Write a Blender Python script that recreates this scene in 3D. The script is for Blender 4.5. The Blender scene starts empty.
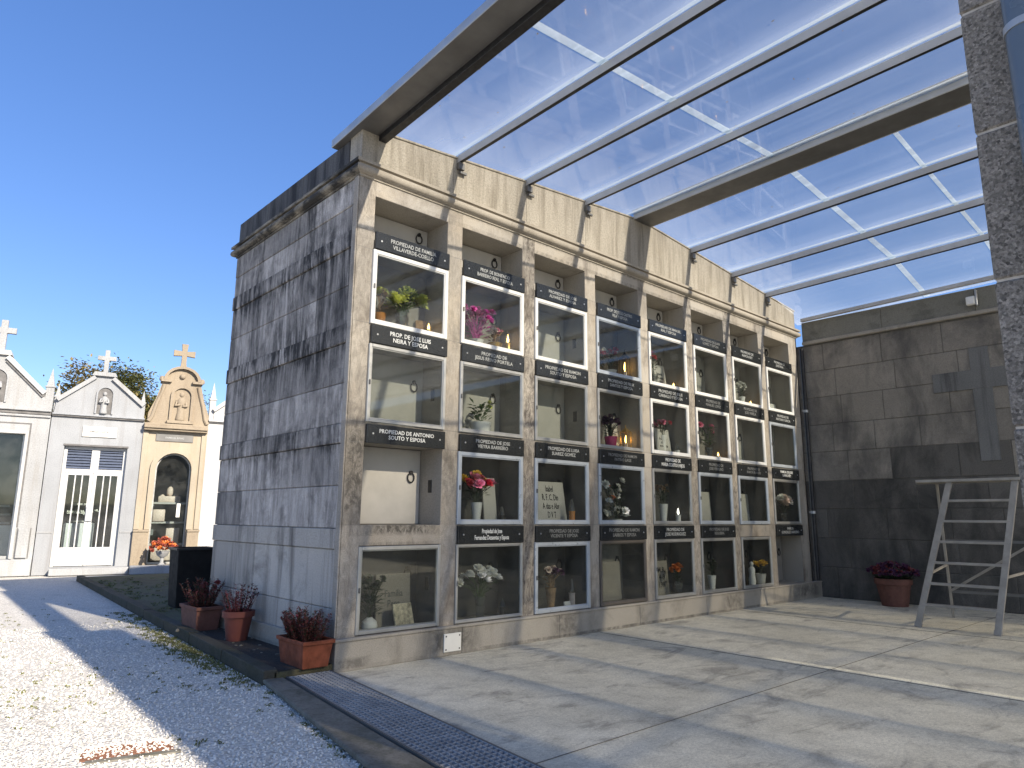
import bpy, bmesh, math, random
from mathutils import Vector, Matrix
R = math.radians
rnd = random.Random(7)
S = bpy.context.scene
COL = S.collection

# ------------------------------------------------------------------ helpers
class MB:
    """collects geometry that becomes ONE mesh object"""
    def __init__(s): s.v=[]; s.f=[]; s.m=[]
    def add(s, vs, fs, mi=0, M=None):
        b=len(s.v)
        if M is not None: vs=[tuple(M@Vector(v)) for v in vs]
        s.v+= [tuple(v) for v in vs]
        s.f+= [tuple(b+i for i in f) for f in fs]
        s.m+= [mi]*len(fs)
        return s
    def box(s, x0,x1,y0,y1,z0,z1, mi=0, M=None):
        vs=[(x0,y0,z0),(x1,y0,z0),(x1,y1,z0),(x0,y1,z0),(x0,y0,z1),(x1,y0,z1),(x1,y1,z1),(x0,y1,z1)]
        return s.add(vs,[(0,3,2,1),(4,5,6,7),(0,1,5,4),(1,2,6,5),(2,3,7,6),(3,0,4,7)],mi,M)
    def bbox(s, x0,x1,y0,y1,z0,z1, b=.006, mi=0, M=None):
        """box with chamfered edges"""
        b=min(b,(x1-x0)*.45,(y1-y0)*.45,(z1-z0)*.45)
        bm=bmesh.new(); bmesh.ops.create_cube(bm,size=1)
        for v in bm.verts:
            v.co=Vector(((x0+x1)/2+v.co.x*(x1-x0),(y0+y1)/2+v.co.y*(y1-y0),(z0+z1)/2+v.co.z*(z1-z0)))
        bmesh.ops.bevel(bm,geom=bm.edges[:],offset=b,segments=1,affect='EDGES')
        s.frombm(bm,mi,M); return s
    def frombm(s,bm,mi=0,M=None):
        bm.verts.ensure_lookup_table(); bm.verts.index_update()
        s.add([v.co[:] for v in bm.verts],[[v.index for v in f.verts] for f in bm.faces],mi,M); bm.free()
    def bar(s,a,b,w,h=None,mi=0,up=(0,0,1)):
        h=h or w; a=Vector(a); b=Vector(b); d=(b-a).normalized(); u=Vector(up)
        if abs(d.dot(u))>.98: u=Vector((0,1,0))
        r=d.cross(u).normalized(); u=r.cross(d).normalized()
        vs=[]
        for p in (a,b):
            for i,j in ((-1,-1),(1,-1),(1,1),(-1,1)): vs.append(p+r*w/2*i+u*h/2*j)
        return s.add(vs,[(0,3,2,1),(4,5,6,7),(0,1,5,4),(1,2,6,5),(2,3,7,6),(3,0,4,7)],mi)
    def tube(s,pts,rad,n=8,mi=0,caps=True):
        pts=[Vector(p) for p in pts]
        rads=rad if isinstance(rad,(list,tuple)) else [rad]*len(pts)
        rings=[]
        ref=Vector((.13,.91,.37))
        for i,p in enumerate(pts):
            d=(pts[min(i+1,len(pts)-1)]-pts[max(i-1,0)])
            d=d.normalized() if d.length>1e-9 else Vector((0,0,1))
            a=d.cross(ref).normalized(); b=d.cross(a).normalized()
            rings.append([p+(a*math.cos(2*math.pi*k/n)+b*math.sin(2*math.pi*k/n))*rads[i] for k in range(n)])
        vs=[v for r in rings for v in r]; fs=[]
        for i in range(len(rings)-1):
            for k in range(n):
                fs.append((i*n+k,i*n+(k+1)%n,(i+1)*n+(k+1)%n,(i+1)*n+k))
        if caps:
            fs.append(tuple(range(n))[::-1]); fs.append(tuple((len(rings)-1)*n+k for k in range(n)))
        return s.add(vs,fs,mi)
    def lathe(s,prof,c=(0,0,0),n=24,mi=0):
        """prof: (radius,z) list"""
        vs=[];fs=[]
        for r,z in prof:
            for k in range(n):
                a=2*math.pi*k/n; vs.append((c[0]+r*math.cos(a),c[1]+r*math.sin(a),c[2]+z))
        m=len(prof)
        for i in range(m-1):
            for k in range(n):
                fs.append((i*n+k,i*n+(k+1)%n,(i+1)*n+(k+1)%n,(i+1)*n+k))
        fs.append(tuple(range(n))[::-1]); fs.append(tuple((m-1)*n+k for k in range(n)))
        return s.add(vs,fs,mi)
    def prism(s,poly,y0,y1,mi=0,M=None):
        """poly in (x,z), counter-clockwise seen from -y, extruded along y"""
        n=len(poly)
        vs=[(x,y0,z) for x,z in poly]+[(x,y1,z) for x,z in poly]
        fs=[tuple(range(n)),tuple(range(2*n-1,n-1,-1))]
        for i in range(n):
            j=(i+1)%n; fs.append((i,i+n,j+n,j))
        return s.add(vs,fs,mi,M)
    def build(s,name,mats,parent=None,loc=(0,0,0),smooth=False,bevel=0):
        me=bpy.data.meshes.new(name)
        L=Vector(loc)
        me.from_pydata([tuple(Vector(v)-L) for v in s.v],[],s.f); 
        if not isinstance(mats,(list,tuple)): mats=[mats]
        for m in mats: me.materials.append(m)
        if len(mats)>1: me.polygons.foreach_set('material_index',s.m)
        if smooth:
            me.polygons.foreach_set('use_smooth',[True]*len(me.polygons))
        me.update()
        o=bpy.data.objects.new(name,me); COL.objects.link(o); o.location=L
        if smooth and smooth!=2:
            try: me.set_sharp_from_angle(angle=R(40))
            except Exception: pass
        if bevel:
            b=o.modifiers.new('edge','BEVEL'); b.width=bevel; b.segments=2; b.limit_method='ANGLE'; b.angle_limit=R(40)
        if parent is not None: o.parent=parent; o.location=L
        return o

def tag(o,label=None,cat=None,group=None,kind=None):
    if label: o['label']=label
    if cat: o['category']=cat
    if group: o['group']=group
    if kind: o['kind']=kind
    return o
def thing(name,label,cat,loc=(0,0,0),rz=0,group=None):
    o=bpy.data.objects.new(name,None); COL.objects.link(o); o.location=loc; o.rotation_euler=(0,0,rz)
    o.empty_display_size=.1
    return tag(o,label,cat,group)
def copy_tree(o,parent=None):
    c=o.copy(); COL.objects.link(c)
    if parent is not None: c.parent=parent
    for ch in list(o.children): copy_tree(ch,c)
    return c

# ------------------------------------------------------------------ materials
def newmat(name):
    m=bpy.data.materials.new(name); m.use_nodes=True
    nt=m.node_tree; return m,nt,nt.nodes,nt.links,nt.nodes['Principled BSDF']
def rgba(c): return (c[0],c[1],c[2],1)
class NT:
    def __init__(s,nt): s.n=nt.nodes; s.l=nt.links
    def node(s,t,**k):
        n=s.n.new(t)
        for a,b in k.items(): setattr(n,a,b)
        return n
    def coords(s,scale=(1,1,1),kind='Object'):
        tc=s.node('ShaderNodeTexCoord'); mp=s.node('ShaderNodeMapping'); mp.inputs['Scale'].default_value=scale
        s.l.new(tc.outputs[kind],mp.inputs['Vector']); return mp.outputs['Vector']
    def noise(s,vec,scale,detail=4,rough=.55,dist=0):
        n=s.node('ShaderNodeTexNoise'); n.inputs['Scale'].default_value=scale; n.inputs['Detail'].default_value=detail
        n.inputs['Roughness'].default_value=rough; n.inputs['Distortion'].default_value=dist
        s.l.new(vec,n.inputs['Vector']); return n.outputs['Fac']
    def vor(s,vec,scale,feature='F1',out='Distance'):
        n=s.node('ShaderNodeTexVoronoi',feature=feature); n.inputs['Scale'].default_value=scale
        s.l.new(vec,n.inputs['Vector']); return n.outputs[out]
    def ramp(s,fac,stops):
        r=s.node('ShaderNodeValToRGB'); e=r.color_ramp.elements
        while len(e)<len(stops): e.new(.5)
        for el,(p,c) in zip(e,stops):
            el.position=p; el.color=rgba(c) if isinstance(c,(tuple,list)) else (c,c,c,1)
        s.l.new(fac,r.inputs['Fac']); return r.outputs['Color']
    def mix(s,fac,a,b,mode='MIX'):
        m=s.node('ShaderNodeMix',data_type='RGBA',blend_type=mode)
        for sock,v in ((m.inputs[0],fac),(m.inputs[6],a),(m.inputs[7],b)):
            if hasattr(v,'is_linked'): s.l.new(v,sock)
            elif isinstance(v,(int,float)): sock.default_value=v if sock.type=='VALUE' else (v,v,v,1)
            else: sock.default_value=rgba(v)
        return m.outputs[2]
    def math(s,op,a,b=0):
        m=s.node('ShaderNodeMath',operation=op)
        for sock,v in ((m.inputs[0],a),(m.inputs[1],b)):
            if hasattr(v,'is_linked'): s.l.new(v,sock)
            else: sock.default_value=v
        return m.outputs[0]
    def schlick(s,f0,gain):
        lw=s.node('ShaderNodeLayerWeight'); lw.inputs['Blend'].default_value=.5
        p5=s.math('POWER',lw.outputs['Facing'],5)
        return s.math('MULTIPLY',s.math('ADD',s.math('MULTIPLY',p5,1-f0),f0),gain)
    def bump(s,h,strength,dist,bsdf):
        b=s.node('ShaderNodeBump'); b.inputs['Strength'].default_value=strength; b.inputs['Distance'].default_value=dist
        s.l.new(h,b.inputs['Height']); s.l.new(b.outputs['Normal'],bsdf.inputs['Normal'])

def plain(name,c,rough=.5,metal=0,var=.12,scale=9,bump=0,spec=.5):
    m,nt,n,l,p=newmat(name); t=NT(nt); v=t.coords()
    f=t.noise(v,scale,5,.6)
    lo=[x*(1-var) for x in c]; hi=[min(1,x*(1+var)) for x in c]
    l.new(t.ramp(f,[(.3,tuple(lo)),(.7,tuple(hi))]),p.inputs['Base Color'])
    p.inputs['Metallic'].default_value=metal; p.inputs['Specular IOR Level'].default_value=spec
    r2=t.noise(v,scale*3,3); rr=t.ramp(r2,[(.3,max(0,rough-.1)),(.7,min(1,rough+.1))])
    l.new(rr,p.inputs['Roughness'])
    if bump: t.bump(t.noise(v,scale*8,4),bump,.004,p)
    return m

def stone(name,base,speck=.25,speck_scale=90,stain=(.1,.09,.08),stain_amt=.5,streak=(.55,.75),island=.0,
          warm=None,bump=.35,rough=.85,streak_scale=(7,7,.45),big=.9,blot=None,grain=None):
    m,nt,n,l,p=newmat(name); t=NT(nt); v=t.coords()
    c=t.ramp(t.noise(v,big,6,.6),[(.25,tuple(x*.8 for x in base)),(.75,tuple(min(1,x*1.15) for x in base))])
    if warm: c=t.mix(t.ramp(t.noise(v,2.3,4),[(.45,0),(.7,.7)]),c,warm)
    sp=t.ramp(t.noise(v,speck_scale,2,.7),[(.3,1-speck),(.5,1),(.72,1+speck*.6)])
    c=t.mix(1,c,sp,'MULTIPLY')
    if grain:
        g=t.ramp(t.vor(v,grain,'F1','Color'),[(0,.2),(.3,.7),(.6,1.05),(1,1.7)])
        c=t.mix(.8,c,g,'MULTIPLY')
    if island:
        gi=t.node('ShaderNodeNewGeometry'); c=t.mix(1,c,t.ramp(gi.outputs['Random Per Island'],[(0,1-island),(1,1+island)]),'MULTIPLY')
    sv=t.coords(streak_scale)
    s1=t.ramp(t.noise(sv,1.0,7,.68,.3),[(streak[0],0),(streak[1],stain_amt)])
    c=t.mix(s1,c,stain)
    if blot:
        s2=t.ramp(t.noise(v,blot[0],6,.7,.5),[(blot[1],0),(blot[2],blot[3])]); c=t.mix(s2,c,blot[4])
    l.new(c,p.inputs['Base Color']); p.inputs['Roughness'].default_value=rough; p.inputs['Specular IOR Level'].default_value=.25
    h=t.math('ADD',t.noise(v,speck_scale*.8,4,.7),t.math('MULTIPLY',t.noise(v,9,5),.8))
    t.bump(h,bump,.006,p)
    return m

def pillar_stains(m,xs,lo,hi,colr,amt,w=.085):
    nt=m.node_tree; t=NT(nt); p=nt.nodes['Principled BSDF']; old=p.inputs['Base Color'].links[0].from_socket
    v=t.coords(); sx=t.node('ShaderNodeSeparateXYZ'); nt.links.new(v,sx.inputs[0])
    tot=None
    for x,a in xs:
        d=t.math('ABSOLUTE',t.math('SUBTRACT',sx.outputs[0],x)); b=t.math('MULTIPLY',t.math('LESS_THAN',d,w),a)
        tot=b if tot is None else t.math('ADD',tot,b)
    st=t.ramp(t.noise(t.coords((17,17,6.5)),1,10,.82,1.2),[(lo,0),(hi,amt)])
    nt.links.new(t.mix(t.math('MULTIPLY',tot,st),old,colr),p.inputs['Base Color'])

def stone_tones(m,amt):
    """each pillar stone and lintel of the front has a tone of its own"""
    nt=m.node_tree; t=NT(nt); p=nt.nodes['Principled BSDF']; old=p.inputs['Base Color'].links[0].from_socket
    v=t.coords(); sx=t.node('ShaderNodeSeparateXYZ'); nt.links.new(v,sx.inputs[0])
    q=t.math('DIVIDE',t.math('ADD',sx.outputs[0],.0143),.9461)
    cx=t.math('ADD',t.math('FLOOR',q),t.math('MULTIPLY',t.math('GREATER_THAN',t.math('FRACT',q),.183),.5))
    cz=t.math('FLOOR',t.math('DIVIDE',t.math('SUBTRACT',sx.outputs[2],.245),.8135))
    cb=t.node('ShaderNodeCombineXYZ'); nt.links.new(cx,cb.inputs[0]); nt.links.new(cz,cb.inputs[1])
    w=t.node('ShaderNodeTexWhiteNoise',noise_dimensions='2D'); nt.links.new(cb.outputs[0],w.inputs['Vector'])
    nt.links.new(t.mix(1,old,t.ramp(w.outputs['Value'],[(0,(1-amt,1-amt*1.05,1-amt*1.1)),(.5,(1,.99,.97)),(1,(1+amt*.6,1+amt*.62,1+amt*.66))]),'MULTIPLY'),p.inputs['Base Color'])
def box_stains(m,boxes,colr,sc=(16,16,16),lo=.4,hi=.6,amt=.9):
    nt=m.node_tree; t=NT(nt); p=nt.nodes['Principled BSDF']; old=p.inputs['Base Color'].links[0].from_socket
    v=t.coords(); sx=t.node('ShaderNodeSeparateXYZ'); nt.links.new(v,sx.inputs[0]); tot=None
    for x0,x1,z0,z1,k in boxes:
        dx=t.math('DIVIDE',t.math('ABSOLUTE',t.math('SUBTRACT',sx.outputs[0],(x0+x1)/2)),(x1-x0)/2); dz=t.math('DIVIDE',t.math('ABSOLUTE',t.math('SUBTRACT',sx.outputs[2],(z0+z1)/2)),(z1-z0)/2)
        b=t.math('MULTIPLY',t.ramp(t.math('MAXIMUM',dx,dz),[(.45,k),(1.0,0)]),1); tot=b if tot is None else t.math('MAXIMUM',tot,b)
    st=t.ramp(t.noise(t.coords(sc),1,9,.8,.6),[(lo,0),(hi,amt)])
    nt.links.new(t.mix(t.math('MULTIPLY',tot,st),old,colr),p.inputs['Base Color'])
def side_streaks(m,amt):
    """black run-off streaks hanging from the cornice and the raised bands"""
    nt=m.node_tree; t=NT(nt); p=nt.nodes['Principled BSDF']; old=p.inputs['Base Color'].links[0].from_socket
    v=t.coords(); sx=t.node('ShaderNodeSeparateXYZ'); nt.links.new(v,sx.inputs[0])
    z=sx.outputs[2]
    fr=t.math('FRACT',t.math('DIVIDE',t.math('SUBTRACT',z,1.033-.82),.82))      # 1 just under the top of a band, falling down the course
    below=t.ramp(fr,[(0,.45),(.4,.35),(.7,.5),(.8,.9),(.86,.6),(1,.8)])
    st=t.ramp(t.noise(t.coords((7.5,7.5,1.0)),1,9,.78,.7),[(.38,0),(.57,1)])
    patch=t.ramp(t.noise(t.coords((1.5,1.5,1.1)),1,6,.7,.9),[(.34,.18),(.56,1)])
    high=t.ramp(t.math('DIVIDE',z,4.2),[(.15,.4),(.6,1)])
    f=t.math('MULTIPLY',t.math('MULTIPLY',st,t.math('ADD',t.math('MULTIPLY',below,.75),.25)),t.math('ADD',t.math('MULTIPLY',patch,1.05),.35))
    f=t.math('MINIMUM',t.math('MULTIPLY',t.math('MULTIPLY',f,high),amt*1.5),.96)
    nt.links.new(t.mix(f,old,(.018,.018,.019)),p.inputs['Base Color'])

def glassmat(name,tint=(.9,.93,.92),refl=1.0,dirt_or_light_grade=.06):
    m,nt,n,l,p=newmat(name); t=NT(nt); n.remove(p); out=n['Material Output']
    tr=t.node('ShaderNodeBsdfTransparent'); tr.inputs['Color'].default_value=rgba(tint)
    gl=t.node('ShaderNodeBsdfGlossy'); gl.inputs['Roughness'].default_value=.03
    df=t.node('ShaderNodeBsdfDiffuse'); df.inputs['Color'].default_value=(.55,.54,.5,1)
    v=t.coords()
    a=t.node('ShaderNodeMixShader'); b=t.node('ShaderNodeMixShader')
    l.new(t.ramp(t.noise(v,3.1,6,.7),[(.35,0),(.8,dirt_or_light_grade)]),a.inputs[0]); l.new(tr.outputs[0],a.inputs[1]); l.new(df.outputs[0],a.inputs[2])
    l.new(t.schlick(.04,refl),b.inputs[0]); l.new(a.outputs[0],b.inputs[1]); l.new(gl.outputs[0],b.inputs[2])
    l.new(b.outputs[0],out.inputs['Surface']); return m

def sheetmat(name,haze,tint,trans_col=(.8,.87,.9),refl=.75):
    """clear plastic roofing: see-through, slightly milky and glossy"""
    m,nt,n,l,p=newmat(name); t=NT(nt); n.remove(p); out=n['Material Output']
    tr=t.node('ShaderNodeBsdfTransparent'); tr.inputs['Color'].default_value=rgba(tint)
    tl=t.node('ShaderNodeBsdfTranslucent'); tl.inputs['Color'].default_value=rgba(trans_col)
    gl=t.node('ShaderNodeBsdfGlossy'); gl.inputs['Roughness'].default_value=.06
    v=t.coords((1,1,1)); vs=t.coords((14,.5,1))
    a=t.node('ShaderNodeMixShader'); b=t.node('ShaderNodeMixShader')
    f=t.math('ADD',t.ramp(t.noise(v,1.1,5,.6),[(.3,haze*.55),(.75,haze*1.5)]),t.ramp(t.noise(vs,1,4),[(.5,0),(.8,haze*.9)]))
    sx=t.node('ShaderNodeSeparateXYZ'); l.new(v,sx.inputs[0])
    dy=t.math('MULTIPLY',sx.outputs[1],-1/14.0)
    dirt_or_light_grade=t.ramp(t.math('ADD',dy,t.math('MULTIPLY',t.math('SUBTRACT',t.noise(v,.9,5,.6),.5),.16)),[(.1,(.82,.83,.84)),(.3,(.84,.83,.8)),(.5,(.93,.9,.83)),(.95,(.9,.87,.8))])  # tint graded along the sheet to tune the light below
    l.new(t.mix(1,tint,dirt_or_light_grade,'MULTIPLY'),tr.inputs['Color'])
    hz=t.ramp(dy,[(.0,.16),(.06,.03),(.26,.03),(.45,.7),(1,.74)])  # paler by the wall for its reflection; far haze added to soften light
    gx_=t.node('ShaderNodeSeparateXYZ'); l.new(t.coords((1,1,1),'Generated'),gx_.inputs[0])
    edge=t.ramp(gx_.outputs[0],[(0,.1),(.1,0),(.62,0),(.84,.1),(.95,.28),(1,.36)])
    hz=t.math('ADD',hz,t.math('MULTIPLY',edge,t.ramp(t.noise(t.coords((3,.8,1)),1,5,.6),[(.3,.35),(.7,1)])))
    f=t.math('MINIMUM',t.math('ADD',f,hz),.9)
    l.new(t.mix(t.ramp(dy,[(.2,0),(.42,1)]),trans_col,(.93,.88,.76)),tl.inputs['Color'])
    l.new(f,a.inputs[0]); l.new(tr.outputs[0],a.inputs[1]); l.new(tl.outputs[0],a.inputs[2])
    l.new(t.schlick(.04,refl),b.inputs[0]); l.new(a.outputs[0],b.inputs[1]); l.new(gl.outputs[0],b.inputs[2])
    l.new(b.outputs[0],out.inputs['Surface']); return m

def emit(name,c,s):
    m,nt,n,l,p=newmat(name); p.inputs['Base Color'].default_value=rgba(c)
    p.inputs['Emission Color'].default_value=rgba(c); p.inputs['Emission Strength'].default_value=s; return m

M={}
M['front']=stone('front_granite',(.345,.32,.28),.24,120,(.075,.06,.05),.88,(.53,.7),bump=.35,streak_scale=(3,3,1.1),warm=(.38,.33,.26),blot=(3.2,.52,.75,.6,(.15,.125,.1)))
pillar_stains(M['front'],[(.075,.55),(1.02,.4),(1.965,1.1),(2.91,.35),(4.8,.85),(5.75,1.05),(6.69,.4)],.42,.6,(.07,.06,.052),.88)
M['front_low']=stone('plinth_granite',(.33,.305,.26),.22,110,(.08,.075,.065),.75,(.55,.8),bump=.3,streak_scale=(2,2,1),blot=(3,.55,.75,.55,(.13,.12,.1)))
M['side']=stone('side_granite',(.46,.43,.395),.3,100,(.05,.048,.047),.55,(.5,.72),island=.34,bump=.8,streak_scale=(6,6,2.6),blot=(3.2,.5,.7,.7,(.07,.067,.065)))
side_streaks(M['side'],.78)
M['side_low']=stone('side_granite_low',(.4,.375,.335),.25,100,(.05,.046,.043),.8,(.5,.72),island=.14,bump=.5,streak_scale=(6,6,.4),blot=(2.2,.55,.75,.6,(.07,.065,.06)))
stone_tones(M['front'],.17)
box_stains(M['front'],[(.1,1.0,.97,1.1,1),(-.02,.19,1.0,2.0,.9),(.9,1.12,1.2,1.75,.55),(1.0,1.12,2.5,3.0,.4),(3.8,3.96,.9,1.3,.6),(.1,.95,.88,.93,.5),(5.6,5.95,.9,1.2,.6),(-.1,8,3.8,3.86,.55),(-.1,8,3.925,3.96,.6)],(.045,.042,.036),(20,20,13),.4,.58,.9)
box_stains(M['front_low'],[(.72,1.4,.0,.24,.95),(2.2,2.7,.0,.26,.8),(3.5,3.75,0,.24,.6),(5.2,5.8,.0,.24,.8),(-.1,.3,0,.1,.7),(6.9,8.1,0,.24,.9),(-.1,8,0,.035,.9)],(.06,.056,.05),(9,9,7),.36,.58,.85)
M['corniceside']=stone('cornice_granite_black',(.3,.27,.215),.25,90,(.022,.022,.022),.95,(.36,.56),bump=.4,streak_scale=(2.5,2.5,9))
M['cornice']=stone('cornice_granite',(.34,.305,.25),.18,110,(.12,.1,.07),.7,(.5,.8),bump=.3,streak_scale=(3,3,2))
M['parapet']=stone('parapet_granite',(.34,.31,.255),.3,60,(.13,.11,.08),.8,(.46,.7),bump=.5,streak_scale=(9,9,.9),blot=(2.2,.55,.75,.5,(.22,.185,.13)))
M['parapet_dark']=stone('lichen_granite',(.1,.1,.1),.3,70,(.018,.018,.02),.9,(.42,.62),bump=.6,streak_scale=(5,5,.7))
M['wall']=stone('end_wall_block',(.25,.228,.195),.2,80,(.06,.058,.055),.85,(.45,.72),island=.12,bump=.4,streak_scale=(2.2,2.2,.8),blot=(.9,.46,.7,.8,(.06,.06,.06)))
M['walldark']=stone('dark_wall_block',(.12,.112,.1),.2,80,(.025,.026,.025),.85,(.45,.7),island=.12,bump=.4,streak_scale=(2.2,2.2,.8),blot=(1.1,.48,.7,.75,(.03,.032,.03)))  # darker blocks, more of them towards the foot of the end wall
M['jointdirt']=plain('joint_dirt',(.17,.16,.135),.95,0,.4,40)
M['mortar']=plain('old_mortar',(.1,.095,.085),.9,0,.25,14,.4)
M['wallcross']=stone('slate_cross',(.165,.165,.16),.2,80,(.03,.03,.03),.7,(.5,.7),bump=.3)
M['coping']=stone('coping_stone',(.2,.195,.165),.2,70,(.06,.06,.05),.7,(.5,.7),bump=.4,streak_scale=(2,2,3))
M['slab']=plain('niche_slab_paint',(.4,.385,.35),.75,0,.08,5,.12)
M['lining']=stone('niche_lining',(.33,.305,.26),.2,110,(.1,.085,.07),.6,(.55,.8),bump=.25)
M['black']=plain('black_granite',(.018,.02,.021),.22,0,.5,180,0,.5)
M['letter']=plain('engraved_letters',(.33,.34,.33),.5,0,.2,60)
M['letterbright']=plain('white_letters',(.62,.63,.61),.5,0,.15,60)
M['letterdim']=plain('worn_letters',(.16,.165,.16),.55,0,.4,40)
M['studs']=plain('steel_stud',(.6,.6,.58),.35,1,.1)
M['whitealu']=plain('white_aluminium',(.6,.6,.58),.4,0,.06,6)
M['greyalu']=plain('grey_aluminium',(.42,.42,.4),.38,.6,.1,6)
M['bluealu']=plain('pale_anodised',(.42,.46,.5),.36,.35,.08,6)
M['darkalu']=plain('bronze_aluminium',(.14,.125,.11),.4,.5,.12,6)
M['glass']=glassmat('niche_glass',(.83,.85,.84),1.0,.03)
M['doorglass']=glassmat('door_glass',(.8,.84,.84),1.0,.05)
M['iron']=plain('dark_iron',(.04,.04,.042),.5,.7,.3,20)
M['steel']=plain('galvanised_steel',(.42,.43,.43),.42,.55,.14,4)
M['steeldark']=plain('weathered_steel',(.14,.137,.13),.5,.4,.2,3)
M['rafter']=plain('rafter_paint',(.46,.46,.45),.45,.25,.12,3)
M['sheet']=sheetmat('clear_roof_sheet',.05,(.95,.945,.92))
M['sheetclear']=glassmat('sheet_underside',(.97,.97,.97),.8,.02)
M['strip']=sheetmat('milky_overlap_strip',.36,(.93,.95,.96))
M['pillar']=stone('pillar_granite',(.25,.225,.19),.4,110,(.12,.11,.1),.3,(.6,.8),bump=1.0,grain=120,big=2)
M['limemortar']=plain('lime_mortar',(.5,.45,.37),.9,0,.2,30,.4)
M['pipe']=plain('grey_pvc',(.1,.13,.165),.3,0,.1,3)
M['terracotta']=plain('terracotta_plastic',(.21,.064,.034),.75,0,.38,11,.15,.2)
M['terradark']=plain('old_terracotta',(.13,.055,.04),.8,0,.25,12,.2)
M['redpot']=plain('red_clay_pot',(.15,.04,.027),.65,0,.12,7)
M['soil']=plain('dark_soil',(.028,.023,.018),.95,0,.5,30,.8)
M['leaf']=plain('leaf_green',(.06,.11,.035),.6,0,.4,30)
M['leafdark']=plain('dark_leaf',(.03,.05,.025),.6,0,.4,30)
M['leafyellow']=plain('yellow_green_petal',(.45,.48,.11),.6,0,.25,30)
M['heather']=plain('heather_rust',(.11,.04,.03),.7,0,.4,40)
M['heatherred']=plain('heather_red',(.17,.035,.04),.7,0,.4,40)
M['magenta']=plain('magenta_petal',(.5,.08,.3),.6,0,.35,30)
M['pink']=plain('pink_petal',(.75,.22,.34),.6,0,.2,30)
M['hotpink']=plain('hot_pink',(.75,.06,.2),.5,0,.1,10)
M['red']=plain('red_petal',(.5,.03,.05),.6,0,.25,30)
M['orange']=plain('orange_petal',(.7,.2,.04),.6,0,.25,30)
M['rustpetal']=plain('rust_red_petal',(.24,.05,.03),.6,0,.3,30)
M['yellow']=plain('yellow_petal',(.8,.52,.04),.6,0,.2,30)
M['white']=plain('white_petal',(.85,.83,.76),.6,0,.08,30)
M['cream']=plain('blush_petal',(.75,.6,.5),.6,0,.15,30)
M['purple']=plain('purple_petal',(.085,.025,.07),.6,0,.35,30)
M['dried']=plain('dried_stem',(.3,.19,.1),.8,0,.35,30)
M['ceramic']=plain('white_ceramic',(.75,.74,.7),.3,0,.05,6)
M['marble']=plain('white_marble',(.52,.5,.46),.45,0,.1,4)
M['gold']=plain('gold_metal',(.6,.38,.12),.35,.8,.15,12)
M['amber']=plain('amber_plastic',(.5,.2,.04),.3,0,.15,12)
M['clearplastic']=glassmat('clear_plastic',(.75,.76,.76),1.2,.25)
M['photo']=plain('printed_tile',(.45,.4,.28),.4,0,.6,26)
M['flame']=emit('candle_flame',(1,.55,.15),9)
M['ledwhite']=emit('white_candle_light',(1,.92,.8),6)
M['binblack']=plain('black_plastic',(.012,.012,.012),.75,0,.3,6,0,.2)
M['boxwhite']=plain('junction_white',(.68,.67,.62),.6,0,.06,9)
M['kerb']=stone('kerb_concrete',(.2,.185,.15),.25,60,(.05,.05,.035),.7,(.45,.7),bump=.6,streak_scale=(3,3,3),blot=(5,.5,.7,.6,(.05,.055,.03)))
M['kerbmoss']=stone('mossy_kerb',(.07,.065,.05),.25,60,(.03,.035,.015),.7,(.45,.7),bump=.6,streak_scale=(3,3,3))
M['grate']=plain('zinc_grate',(.36,.37,.38),.5,.15,.2,8)
M['pit']=plain('drain_pit',(.02,.02,.02),.9)
M['rust']=plain('rusty_iron',(.25,.11,.055),.85,.2,.4,40,.4)
M['chgrey']=stone('chapel_granite_grey',(.29,.3,.31),.2,60,(.2,.19,.18),.6,(.5,.75),bump=.25)
M['chlight']=stone('chapel_granite_pale',(.32,.325,.325),.22,50,(.22,.2,.17),.6,(.5,.75),bump=.3)
M['chcream']=stone('chapel_cream_render',(.36,.31,.235),.1,50,(.3,.22,.13),.5,(.5,.75),bump=.2)
M['chsand']=stone('chapel_sandstone',(.29,.24,.175),.18,50,(.17,.13,.09),.7,(.5,.8),bump=.4,streak_scale=(6,6,1.5))
M['chwhite']=plain('chapel_white_render',(.42,.415,.4),.8,0,.05,3,.1)
M['chdark']=plain('dark_joint_shade',(.13,.125,.12),.85,0,.3,10)  # dark joints, and the shade under mouldings and in recesses put into colour
M['doorwhite']=plain('white_door_paint',(.48,.48,.47),.4,0,.03,5)
M['roofslab']=plain('roof_concrete',(.3,.29,.27),.9,0,.2,4)
M['dimroom']=plain('chapel_inside_wall',(.2,.215,.215),.8,0,.1,4)
M['cloth']=plain('altar_cloth',(.75,.75,.73),.8,0,.05,6)
M['louvre']=plain('louvre_blue',(.09,.11,.16),.4,.2,.1,6)
M['bark']=plain('bark',(.09,.07,.05),.9,0,.3,12,.5)
M['tree']=plain('oak_leaf',(.12,.13,.045),.6,0,.6,3)
M['tree2']=plain('oak_leaf_ochre',(.21,.165,.06),.6,0,.4,3)
M['grass']=plain('weed_green',(.15,.155,.05),.7,0,.5,20)

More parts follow.
